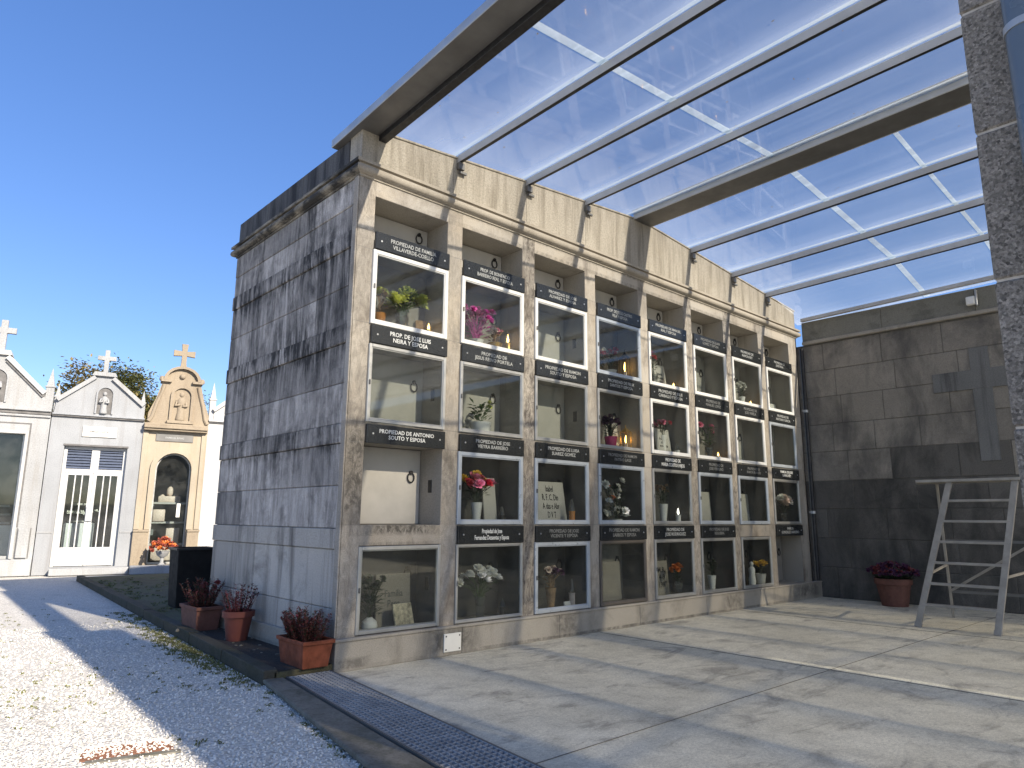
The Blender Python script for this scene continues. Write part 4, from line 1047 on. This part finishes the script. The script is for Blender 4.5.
# dark bin behind the block
t_=thing('waste_bin','black square waste bin behind the left corner of the niche block','bin',(.3,4.15,.06),R(-4))
mb=MB(); a=[(-.2,-.2),(.2,-.2),(.2,.2),(-.2,.2)]
vs=[(x*.92,y*.92,0) for x,y in a]+[(x*1.06,y*1.06,.66) for x,y in a]+[(x*.98,y*.98,.66) for x,y in a]+[(x*.86,y*.86,.05) for x,y in a]
fs=[(3,2,1,0)]+[(i*4+k,i*4+(k+1)%4,(i+1)*4+(k+1)%4,(i+1)*4+k) for i in range(3) for k in range(4)]+[(12,13,14,15)]
mb.add(vs,fs); mb.build('body',M['binblack'],t_,bevel=.01)
mb=MB(); 
for k in range(4):
    p,q=a[k],a[(k+1)%4]; mb.bar((p[0]*1.08,p[1]*1.08,.67),(q[0]*1.08,q[1]*1.08,.67),.03,.025)
mb.build('rim',M['iron'],t_)

# ------------------------------------------------------------------ chapels
D_=Vector((.974,-.225,0)).normalized(); CHR=math.atan2(D_.y,D_.x); CO=Vector((0,10.95,0))
def chapel(name,label,u):
    return thing(name,label,'chapel',CO+D_*u,CHR)
# in chapel space: x=u along the facade, y=depth (+ back), z up ; facade at y=0
def wallwith(mb,x0,x1,z1,ox0,ox1,oz0,oz1,th=.25,mi=0):
    mb.box(x0,ox0,0,th,0,z1,mi); mb.box(ox1,x1,0,th,0,z1,mi); mb.box(ox0,ox1,0,th,oz1,z1,mi)
    if oz0>0: mb.box(ox0,ox1,0,th,0,oz0,mi)
def shell(t,x0,x1,z,mat,depth=2.6,roofpts=None):
    mb=MB(); mb.box(x0,x0+.12,.252,depth,0,z); mb.box(x1-.12,x1,.252,depth,0,z); mb.box(x0+.12,x1-.12,depth-.12,depth,0,z); mb.build('body_wall',mat,t)
    mb=MB(); mb.box(x0+.12,x1-.12,.252,depth-.12,.02,.12); mb.build('inner_floor',M['marble'],t)
    c=(x0+x1)/2; mb=MB()
    mb.prism([(x0,z+.002),(x1,z+.002),(x1,z+.1),(c,z+.65),(x0,z+.1)],.26,depth); mb.build('roof',M['roofslab'],t)
def cross(t,x,z0,z1,za,hw,th,mat,y=.12,flare=.0):
    mb=MB(); w_=th
    mb.prism([(x-w_/2-flare*.4,z0),(x+w_/2+flare*.4,z0),(x+w_/2,z0+(z1-z0)*.3),(x+w_/2,za-w_/2),(x+hw-.005,za-w_/2-flare*.3),(x+hw,za-w_/2-flare*.3),(x+hw,za+w_/2+flare*.3),(x+w_/2,za+w_/2),(x+w_/2+flare*.3,z1),(x-w_/2-flare*.3,z1),(x-w_/2,za+w_/2),(x-hw,za+w_/2+flare*.3),(x-hw,za-w_/2-flare*.3),(x-w_/2,za-w_/2),(x-w_/2,z0+(z1-z0)*.3)],y-w_*.4,y+w_*.4)
    mb.build('cross',mat,t,bevel=.008)
def pinnacle(t,x,z0,z1,w,mat,y=.12):
    mb=MB(); zb=z0+(z1-z0)*.52
    mb.bbox(x-w/2,x+w/2,y-w/2,y+w/2,z0,zb,.006); mb.bbox(x-w*.62,x+w*.62,y-w*.62,y+w*.62,zb,zb+.03,.005)
    a=w*.46; mb.add([(x-a,y-a,zb+.03),(x+a,y-a,zb+.03),(x+a,y+a,zb+.03),(x-a,y+a,zb+.03),(x,y,z1)],[(0,3,2,1),(0,1,4),(1,2,4),(2,3,4),(3,0,4)])
    mb.build('pinnacle',mat,t)
def saint(t,x,z,h,mat,y=-.01,name='relief_figure'):
    mb=MB()
    mb.lathe([(h*.14,0),(h*.16,h*.05),(h*.12,h*.3),(h*.13,h*.55),(h*.15,h*.68),(h*.09,h*.77),(h*.05,h*.8)],(x,y+.06,z),14)
    ball(mb,(x,y+.05,z+h*.9),h*.085,0,1.2)
    mb.tube([(x-h*.14,y+.04,z+h*.68),(x-h*.17,y-.0,z+h*.5),(x-.02,y-.03,z+h*.55)],h*.045,8); mb.tube([(x+h*.14,y+.04,z+h*.68),(x+h*.17,y,z+h*.5),(x+.02,y-.03,z+h*.5)],h*.045,8)
    mb.build(name,mat,t,smooth=2)
def arch_pts(cx,hw,z0,zs,n=12):
    return [(cx-hw,z0),(cx+hw,z0)]+[(cx+hw*math.cos(math.pi*k/n),zs+hw*math.sin(math.pi*k/n)) for k in range(n+1)]
def arch_wall(mb,x0,x1,z0,z1,cx,hw,zs,y0,y1,mi=0,n=14):
    """wall panel with an arched hole reaching its bottom"""
    arc=[(cx-hw*math.cos(math.pi*k/n),zs+hw*math.sin(math.pi*k/n)) for k in range(n+1)]
    mb.prism([(x0,z0),(cx-hw,z0),(cx-hw,zs),(x0,zs)],y0,y1,mi); mb.prism([(cx+hw,z0),(x1,z0),(x1,zs),(cx+hw,zs)],y0,y1,mi)
    mb.prism([(x0,zs),(cx-hw,zs),(x0,z1)],y0,y1,mi) if False else None
    for k in range(n):
        a,b=arc[k],arc[k+1]
        xa=x0 if k==0 else a[0]; xb=x1 if k==n-1 else b[0]
        pts=[a,b]
        if k==n-1: pts+= [(x1,zs),(x1,z1)] if True else []
        else: pts+=[(b[0],z1)]
        pts+= [(x0,z1),(x0,zs)] if k==0 else [(a[0],z1)]
        # order counter-clockwise from front: bottom (a->b) then up and back
        mb.prism(pts,y0,y1,mi)
def arch_ring(mb,cx,hw,zs,z0,w,y0,y1,mi=0,n=14):
    o=hw+w
    mb.box(cx-o,cx-hw,y0,y1,z0,zs,mi); mb.box(cx+hw,cx+o,y0,y1,z0,zs,mi)
    for k in range(n):
        a0,a1=math.pi*k/n,math.pi*(k+1)/n
        q=lambda r,a:(cx+r*math.cos(a),zs+r*math.sin(a))
        mb.prism([q(hw,a0),q(o,a0),q(o,a1),q(hw,a1)],y0,y1,mi)
def altar(t,x0,x1,z=.9,y=1.2):
    mb=MB(); mb.bbox(x0,x1,y,y+.45,.12,z,.01); mb.build('altar',M['cloth'],t)
    mb=MB(); 
    for k in range(3): mb.bbox(x0+.04+k*.02,x1-.06-k*.02,y+.28,y+.46,z+.02+k*.17,z+.06+k*.17,.006)
    mb.build('altar_shelf',M['marble'],t)
# --- middle chapel (grey)
u0=-.285; W=1.595
t=chapel('funeral_chapel','grey granite chapel with a plain gable, white double door and white plaque',u0)
def U(u): return u-u0
mb=MB(); wallwith(mb,0,W,3.0,U(-.02),U(1.06),.14,2.44); mb.build('front_wall',M['chgrey'],t)
shell(t,0.002,W-.002,3.0,M['chgrey'])
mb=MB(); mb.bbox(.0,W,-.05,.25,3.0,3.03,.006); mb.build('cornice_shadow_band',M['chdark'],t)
mb=MB(); mb.bbox(-.0,W,-.075,.25,3.03,3.06,.006); mb.build('cornice',M['chgrey'],t)
ped=[(.02,3.06),(W-.02,3.06),(W-.04,3.36),(U(.70),3.86),(U(.34),3.86),(.05,3.36)]
mb=MB(); mb.prism(ped,.0,.25); mb.build('gable',M['chgrey'],t)
mb=MB()
def rake(mb,p,q,w=.075,y0=-.06,y1=.25):
    p=Vector((p[0],p[1])); q=Vector((q[0],q[1])); d=(q-p).normalized(); n=Vector((-d.y,d.x))
    mb.prism([tuple(p),tuple(q),tuple(q+n*w),tuple(p+n*w)],y0,y1)
rake(mb,(W-.02,3.35),(U(.70),3.86)); rake(mb,(U(.34),3.86),(.03,3.35)); mb.prism([(U(.30),3.86),(U(.74),3.86),(U(.70),3.94),(U(.34),3.94)],-.065,.252)
mb.build('raking_moulding',M['chlight'],t)
cross(t,U(.52),3.94,4.42,4.25,.165,.085,M['chlight'],.1)
pinnacle(t,.05,3.06,3.66,.1,M['chlight'],-.0 and .1 or .1); pinnacle(t,W-.06,3.06,3.66,.09,M['chlight'],.1)
mb=MB(); mb.prism(arch_pts(U(.57),.13,3.1,3.5),-.006,.0); mb.build('niche_shade',M['chdark'],t)  # flat dark plate drawn for the shaded hollow
mb=MB(); arch_ring(mb,U(.57),.13,3.5,3.1,.03,-.03,.0); mb.build('niche_surround',M['chgrey'],t)
saint(t,U(.56),3.1,.45,M['chlight'],-.06)
mb=MB(); mb.bbox(U(.25),U(.84),-.025,-.001,2.63,2.84,.004); pq=mb.build('plaque',M['marble'],t)
lettering(["FAMILIA CASTRO"],U(.545),2.735,-.027,pq,.05,.5,M['steeldark'])
mb=MB(); mb.box(.0,U(-.04),-.012,-.001,.775,.8); mb.box(U(1.08),W,-.012,-.001,.775,.8); mb.build('string_band',M['chlight'],t)
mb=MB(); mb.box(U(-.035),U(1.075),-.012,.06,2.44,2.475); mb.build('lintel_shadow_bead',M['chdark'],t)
# door
dx0,dx1=U(-.02),U(1.06); dm=(dx0+dx1)/2
mb=MB()
for x0,x1,z0,z1 in ((dx0,dx0+.06,.14,2.44),(dx1-.06,dx1,.14,2.44),(dx0+.06,dx1-.06,2.38,2.44),(dx0+.06,dx1-.06,1.93,2.0),(dm-.07,dm+.07,2.0,2.38)):
    mb.bbox(x0,x1,.1,.16,z0,z1,.006)
dr=mb.build('door_frame',M['doorwhite'],t)
for a,b in ((dx0+.06,dm-.07),(dm+.07,dx1-.06)):
    mb=MB()
    for k in range(7): mb.add([(a,.11,2.01+k*.055),(b,.11,2.01+k*.055),(b,.14,2.055+k*.055),(a,.14,2.055+k*.055)],[(0,1,2,3)])
    mb.build('louvre',M['louvre'],dr)
for a,b in ((dx0+.062,dm-.002),(dm+.002,dx1-.062)):
    mb=MB()
    mb.bbox(a,a+.06,.095,.15,.15,1.928,.005); mb.bbox(b-.06,b,.095,.15,.15,1.928,.005); mb.bbox(a+.06,b-.06,.1,.145,.15,.5,.005); mb.bbox(a+.06,b-.06,.095,.15,1.88,1.928,.005)
    dl=mb.build('door_leaf',M['doorwhite'],t)
    mb=MB(); n_=3
    for k in range(1,n_): x=a+.06+(b-a-.12)*k/n_; mb.bbox(x-.011,x+.011,.1,.125,.5,1.88,.003)
    mb.build('door_bar',M['doorwhite'],dl)
    mb=MB(); mb.box(a+.058,b-.058,.13,.134,.5,1.882); mb.build('glass_pane',M['doorglass'],dl)
mb=MB(); mb.bbox(dm-.05,dm+.06,.06,.094,1.0,1.28,.005); mb.build('letter_box',M['doorwhite'],t)
mb=MB(); mb.bbox(U(.0),U(1.3),-.3,-.001,0,.13,.01); mb.build('step',M['chlight'],t)
altar(t,U(.1),U(.62),.95,.7)
mb=MB()
for k in range(9): petals(mb,(U(.15)+k*.06,.75,1.1+rnd.uniform(0,.12)),.05,0,12)
mb.build('altar_flowers',M['white'],t)
mb=MB(); 
mb.box(.125,W-.125,2.2,2.22,.12,2.6); mb.build('inner_back_wall',M['dimroom'],t)
# --- right chapel (cream baroque)
u0=1.31; W=1.2
t=chapel('funeral_chapel','cream rendered chapel with a curved baroque gable and arched glass door',u0)
cx=U(1.935); hw=.335
mb=MB(); arch_wall(mb,0.0,W,.14,2.83,cx,hw,2.05,.0,.25); mb.box(cx-hw,cx+hw,0,.25,0,.14); mb.box(0,cx-hw,0,.25,0,.14); mb.box(cx+hw,W,0,.25,0,.14); mb.build('front_wall',M['chcream'],t)
shell(t,.002,W-.002,2.83,M['chcream'])
mb=MB(); arch_ring(mb,cx,hw,2.05,.84,.1,-.045,-.001); mb.build('arch_surround',M['chcream'],t)
for a_ in (.0,W-.1):
    mb=MB(); mb.bbox(a_,a_+.1,-.03,-.001,.84,2.82,.006); mb.build('pilaster',M['chcream'],t)
for a,b in ((.0,cx-hw-.02),(cx+hw+.02,W)):
    mb=MB(); mb.bbox(a,b,-.09,-.001,0,.79,.008); mb.bbox(a-.0,b+.015,-.11,-.001,.79,.835,.006)
    mb.build('pedestal',M['chsand'],t)
mb=MB(); mb.bbox(.0,W,-.13,.25,2.83,2.87,.008); mb.bbox(.0,W,-.17,.25,2.87,2.93,.01); mb.bbox(.0,W,-.12,.25,2.93,2.98,.008); mb.build('cornice',M['chsand'],t)
def curve_ped():
    L=[(.02,2.98)]; right=[(W-.02,2.98)]
    prof=[(.58,3.0),(.575,3.2),(.53,3.32),(.46,3.5),(.41,3.7),(.37,3.85),(.36,3.93)]
    pts=[(cx-.0+.58,2.98)]+[(cx+a,z) for a,z in prof]
    n=10; top=[(cx+.3*math.cos(math.pi*k/n),3.9+.26*math.sin(math.pi*k/n)) for k in range(n+1)]
    lp_=[(cx-a,z) for a,z in prof[::-1]]+[(cx-.58,2.98)]
    return pts+top+lp_
mb=MB(); mb.prism(curve_ped(),-.02,.25); mb.build('gable',M['chsand'],t)
mb=MB(); n=10
for k in range(n):
    a0,a1=math.pi*k/n,math.pi*(k+1)/n; q=lambda r,a:(cx+r*math.cos(a),3.9+r*.87*math.sin(a))
    mb.prism([q(.3,a0),q(.36,a0),q(.36,a1),q(.3,a1)],-.1,.25)
for s in (-1,1): mb.prism([(cx+s*.3-.1,3.86),(cx+s*.3+.1,3.86),(cx+s*.3+.1,3.91),(cx+s*.3-.1,3.91)],-.1,.25); mb.lathe([(.05,0),(.06,.03),(.05,.08),(.02,.1)],(cx+s*.38,-.03,3.88),10)
mb.build('gable_moulding',M['chsand'],t)
mb=MB(); arch_ring(mb,cx+.03,.17,3.58,3.06,.05,-.07,-.02); mb.box(cx-.22,cx+.28,-.09,-.02,3.0,3.06); mb.build('relief_surround',M['chsand'],t)
for s in (-1,1):
    mb=MB()
    pts=[Vector((cx+s*a,-.03,z)) for a,z in ((.56,3.02),(.5,3.12),(.44,3.4),(.36,3.65),(.33,3.8))]
    mb.tube(pts,[.045,.035,.035,.03,.04],8)
    mb.build('scroll_volute',M['chsand'],t,smooth=True)
saint(t,cx+.02,3.06,.62,M['chsand'],-.05)
mb=MB(); ball(mb,(cx,-.03,4.0),.06); mb.build('medallion',M['chsand'],t,smooth=2)
cross(t,cx,4.16,4.73,4.52,.21,.1,M['chsand'],.1,.05)
mb=MB(); mb.bbox(U(1.55),U(2.25),-.02,-.001,2.62,2.77,.004); pq=mb.build('plaque',M['steeldark'],t)
lettering(["FAMILIA RIVAS"],U(1.9),2.695,-.022,pq,.055,.6,M['letter'])
mb=MB(); mb.prism(arch_pts(cx,hw-.01,.15,2.05),.12,.124); gd=mb.build('glass_door',M['doorglass'],t)
mb=MB(); arch_ring(mb,cx,hw-.03,2.05,.15,.025,.1,.14); mb.box(cx-hw+.03,cx+hw-.03,.1,.14,.15,.19); mb.build('door_frame',M['greyalu'],gd)
mb=MB(); mb.bbox(cx+.13,cx+.2,.09,.118,1.08,1.36,.004); mb.build('notice',M['boxwhite'],gd)
for z in (.5,.95,1.35): 
    mb=MB(); mb.bbox(.14,W-.14,.5,.9,z,z+.04,.005); mb.build('altar_shelf',M['marble'],t)
mb=MB(); mb.box(.125,W-.125,1.4,1.42,.12,2.7); mb.build('inner_back_wall',M['dimroom'],t)
mb=MB(); ball(mb,(cx+.02,.7,1.62),.07,0,1.6); ball(mb,(cx-.12,.7,1.5),.05,0,1.2); ball(mb,(cx+.15,.7,1.48),.05,0,1.2); mb.bbox(cx-.25,cx+.2,.46,.5,.2,.48,.01); mb.bbox(cx-.28,cx-.05,.47,.62,.99,1.24,.01); mb.bbox(cx+.0,cx+.25,.47,.6,.54,.86,.01); mb.bbox(cx-.2,cx+.22,.55,.7,1.39,1.52,.01)
mb.build('altar_figures',M['cream'],t,smooth=2)
mb=MB(); mb.bbox(.0,W+.1,-.5,-.112,0,.15,.012); mb.build('step',M['chgrey'],t)
vp=thing('flower_urn','squat urn of red-orange flowers before the arched glass door','potted plant',CO+D_*1.86+Vector((-D_.y,D_.x,0))*-.36+Vector((0,0,.15)))
mb=MB(); mb.lathe([(.07,0),(.075,.01),(.035,.05),(.03,.14),(.1,.2),(.13,.28),(.12,.28),(.1,.24)],n=18); mb.build('urn',M['chlight'],vp,smooth=True)
mb=MB()
for k in range(110):
    a=rnd.uniform(0,6.28); q=.25*math.sqrt(rnd.random()); petals(mb,(q*math.cos(a),q*math.sin(a),.32+.2*(1-(q/.25)**2)+rnd.uniform(-.06,.02)),.05,0 if rnd.random()<.75 else 1,9)
mb.build('blooms',[M['rustpetal'],M['orange']],vp)
# --- left chapel (pale granite, mouldings)
u0=-2.1; W=1.80
t=chapel('funeral_chapel','pale granite chapel with moulded portal and tall gable at the left edge',u0)
ox0,ox1=U(-1.85),U(-.665)
mb=MB(); wallwith(mb,0,W,2.95,ox0,ox1,.3,2.62); mb.build('front_wall',M['chlight'],t)
shell(t,.002,W-.002,2.95,M['chlight'])
mb=MB()
for a,b,z0,z1 in ((U(-.61),U(-.585),.88,2.83),(U(-1.93),U(-1.905),.88,2.83),(U(-1.905),U(-.61),2.805,2.83)): mb.box(a,b,-.004,-.001,z0,z1)
for a,b,z0,z1 in ((U(-.595),U(-.58),.31,.87),(U(-.385),U(-.37),.31,.87)): mb.box(a,b,-.004,-.001,z0,z1)
mb.build('portal_groove',M['chdark'],t)
mb=MB()
mb.bbox(ox1,ox1+.05,-.03,-.001,.31,2.68,.006); mb.bbox(ox0-.05,ox0,-.03,-.001,.31,2.68,.006); mb.bbox(ox0,ox1,-.03,-.001,2.62,2.68,.006); mb.build('portal_frame',M['chwhite'],t)
for a_,b_ in ((U(-.57),U(-.39)),(.02,.2)):
    mb=MB(); mb.bbox(a_,b_,-.04,-.001,.32,.86,.01); mb.build('pedestal',M['chlight'],t)
mb=MB(); mb.bbox(-.02,W,-.1,.02 and -.001,.0,.3,.01); mb.build('base_ledge',M['chlight'],t)
mb=MB(); mb.bbox(0,W,-.04,.25,2.95,3.0,.006); mb.bbox(0,W,-.1,.25,3.06,3.12,.008); mb.build('cornice',M['chlight'],t)
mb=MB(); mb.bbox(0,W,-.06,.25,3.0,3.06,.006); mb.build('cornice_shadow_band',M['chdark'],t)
c=U(-1.24)
mb=MB(); mb.prism([(.1,3.12),(W-.1,3.12),(W-.16,3.47),(c+.16,4.12),(c-.16,4.12),(.16,3.47)],.0,.25); mb.build('gable',M['chlight'],t)
mb=MB(); rake(mb,(W-.12,3.45),(c+.16,4.1),.08); rake(mb,(c-.16,4.1),(.12,3.45),.08); mb.prism([(c-.2,4.1),(c+.2,4.1),(c+.17,4.19),(c-.17,4.19)],-.065,.252); mb.build('raking_moulding',M['chwhite'],t)
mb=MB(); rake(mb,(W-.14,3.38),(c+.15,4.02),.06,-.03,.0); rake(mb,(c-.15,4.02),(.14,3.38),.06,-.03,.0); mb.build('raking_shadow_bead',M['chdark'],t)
mb=MB(); mb.prism(arch_pts(c,.17,3.2,3.65),-.006,.0); mb.build('niche_shade',M['chdark'],t)  # dark arch plate gives the hollow its shade as colour
mb=MB(); arch_ring(mb,c,.17,3.65,3.2,.03,-.03,.0); mb.build('niche_surround',M['chlight'],t)
saint(t,c,3.2,.55,M['chlight'],-.06)
cross(t,c,4.19,4.8,4.6,.2,.11,M['chlight'],.1)
pinnacle(t,W-.07,3.12,3.95,.14,M['chlight'],.08); pinnacle(t,.07,3.12,3.95,.14,M['chlight'],.08)
mb=MB(); mb.box(ox0,ox1,.12,.124,.3,2.62); gd=mb.build('glass_door',M['doorglass'],t)
mb=MB(); 
for x in (ox0,(ox0+ox1)/2-.02,ox1-.04): mb.bbox(x,x+.04,.1,.119,.3,2.62,.004)
mb.bbox(ox0+.04,ox1-.04,.1,.119,.3,.36,.004); mb.build('door_frame',M['greyalu'],gd)
altar(t,U(-1.7),U(-.8),.9,1.2)
mb=MB(); mb.box(.125,W-.125,2.0,2.02,.12,2.8); mb.build('inner_back_wall',M['dimroom'],t)
# --- far right chapel (white), mostly behind the block
u0=2.515; W=1.7
t=chapel('funeral_chapel','white rendered chapel half hidden behind the niche block',u0)
mb=MB(); wallwith(mb,0,W,3.06,U(2.95),U(3.75),.15,2.4); mb.build('front_wall',M['chwhite'],t)
shell(t,.002,W-.002,3.06,M['chwhite'])
mb=MB(); mb.bbox(0,W,-.03,.25,3.06,3.09,.005); mb.build('cornice_shadow_band',M['chdark'],t)
mb=MB(); mb.bbox(0,W,-.06,.25,3.09,3.13,.005); mb.build('cornice',M['chwhite'],t)
mb=MB(); mb.prism([(.1,3.13),(W-.1,3.13),(W-.1,3.4),(W/2,4.05),(.1,3.4)],0,.25); mb.build('gable',M['chwhite'],t)
mb=MB(); rake(mb,(W-.06,3.36),(W/2,4.02),.07); rake(mb,(W/2,4.02),(.06,3.36),.07); mb.build('raking_moulding',M['chwhite'],t)
pinnacle(t,.06,3.13,3.96,.12,M['chwhite'],.08)
mb=MB(); mb.box(U(2.95),U(3.75),.12,.124,.15,2.4); mb.build('glass_door',M['doorglass'],t)

# ------------------------------------------------------------------ tree behind the chapels
def tree(label,base,h,cr,seed,nleaf=9000):
    r=random.Random(seed); t=thing('broadleaf_tree',label,'tree',base)
    mb=MB(); mb.tube([(0,0,0),(.1,.05,h*.3),(-.05,.1,h*.6),(.05,0,h*.85)],[.22,.17,.11,.04],10)
    tips=[]
    for k in range(34):
        a=r.uniform(0,6.28); z=h*r.uniform(.35,.82); q=cr*r.uniform(.5,.95)
        tip=Vector((q*math.cos(a),q*math.sin(a),z+h*r.uniform(.05,.25))); mb.tube([(0,0,z),tip*.5+Vector((0,0,z*.55)),tip],[.07,.04,.012],6); tips.append(tip)
        for j in range(3): tips.append(tip+Vector((r.gauss(0,cr*.22),r.gauss(0,cr*.22),r.gauss(0,h*.06))))
    mb.build('trunk',M['bark'],t)
    mb=MB()
    for k in range(nleaf):
        c=r.choice(tips); s=cr*.155
        p=c+Vector((r.gauss(0,s),r.gauss(0,s),r.gauss(0,s*.7))); d=Vector((r.uniform(-1,1),r.uniform(-1,1),r.uniform(-.6,.6)))
        leafq(mb,p,d,r.uniform(.09,.16),r.uniform(.05,.09),0 if (hash(round(c.x*7)) %3) else 1)
    mb.build('crown',[M['tree'],M['tree2']],t)
tree('autumn-green leafy tree rising behind the grey chapel gable',(3.0,21.5,0),5.3,2.0,5,70000)
tree('second leafy tree behind the chapels, lower and to the right of the other',(5.6,23.5,0),5.2,1.5,9,16000)

# lettering curves become plain meshes
bpy.context.view_layer.update()
dg=bpy.context.evaluated_depsgraph_get()
for o in LET:
    me=bpy.data.meshes.new_from_object(o.evaluated_get(dg)); me.name='lettering'
    n=bpy.data.objects.new('lettering',me); COL.objects.link(n); n.parent=o.parent
    n.location=o.location; n.rotation_euler=o.rotation_euler; n.scale=o.scale
for o in LET:
    cu=o.data; bpy.data.objects.remove(o); bpy.data.curves.remove(cu)
for k,o in enumerate(x for x in bpy.data.objects if x.name.startswith('lettering')): o.name='text_%d'%k
for o in [x for x in bpy.data.objects if x.name.startswith('text_')]: o.name='lettering'

# low wooded hills far beyond the cemetery
M['hill']=plain('far_woodland',(.035,.05,.025),.95,0,.5,.08,0,.1)
mb=MB(); vs=[]; fs=[]; rh=random.Random(8); n=72
for k in range(n+1):
    a=2*math.pi*k/n; q=k%n; hgt=9+4*math.sin(q*2*math.pi/n*5+1)+2.5*math.sin(q*2*math.pi/n*13)
    for rr,z in ((330,-1),(400,hgt*.7),(470,hgt),(560,-2)): vs.append((rr*math.cos(a),rr*math.sin(a),z))
for k in range(n):
    for j in range(3): fs.append((k*4+j,(k+1)*4+j,(k+1)*4+j+1,k*4+j+1))
mb.add(vs,fs); tag(mb.build('hills',M['hill'],smooth=2),kind='structure')
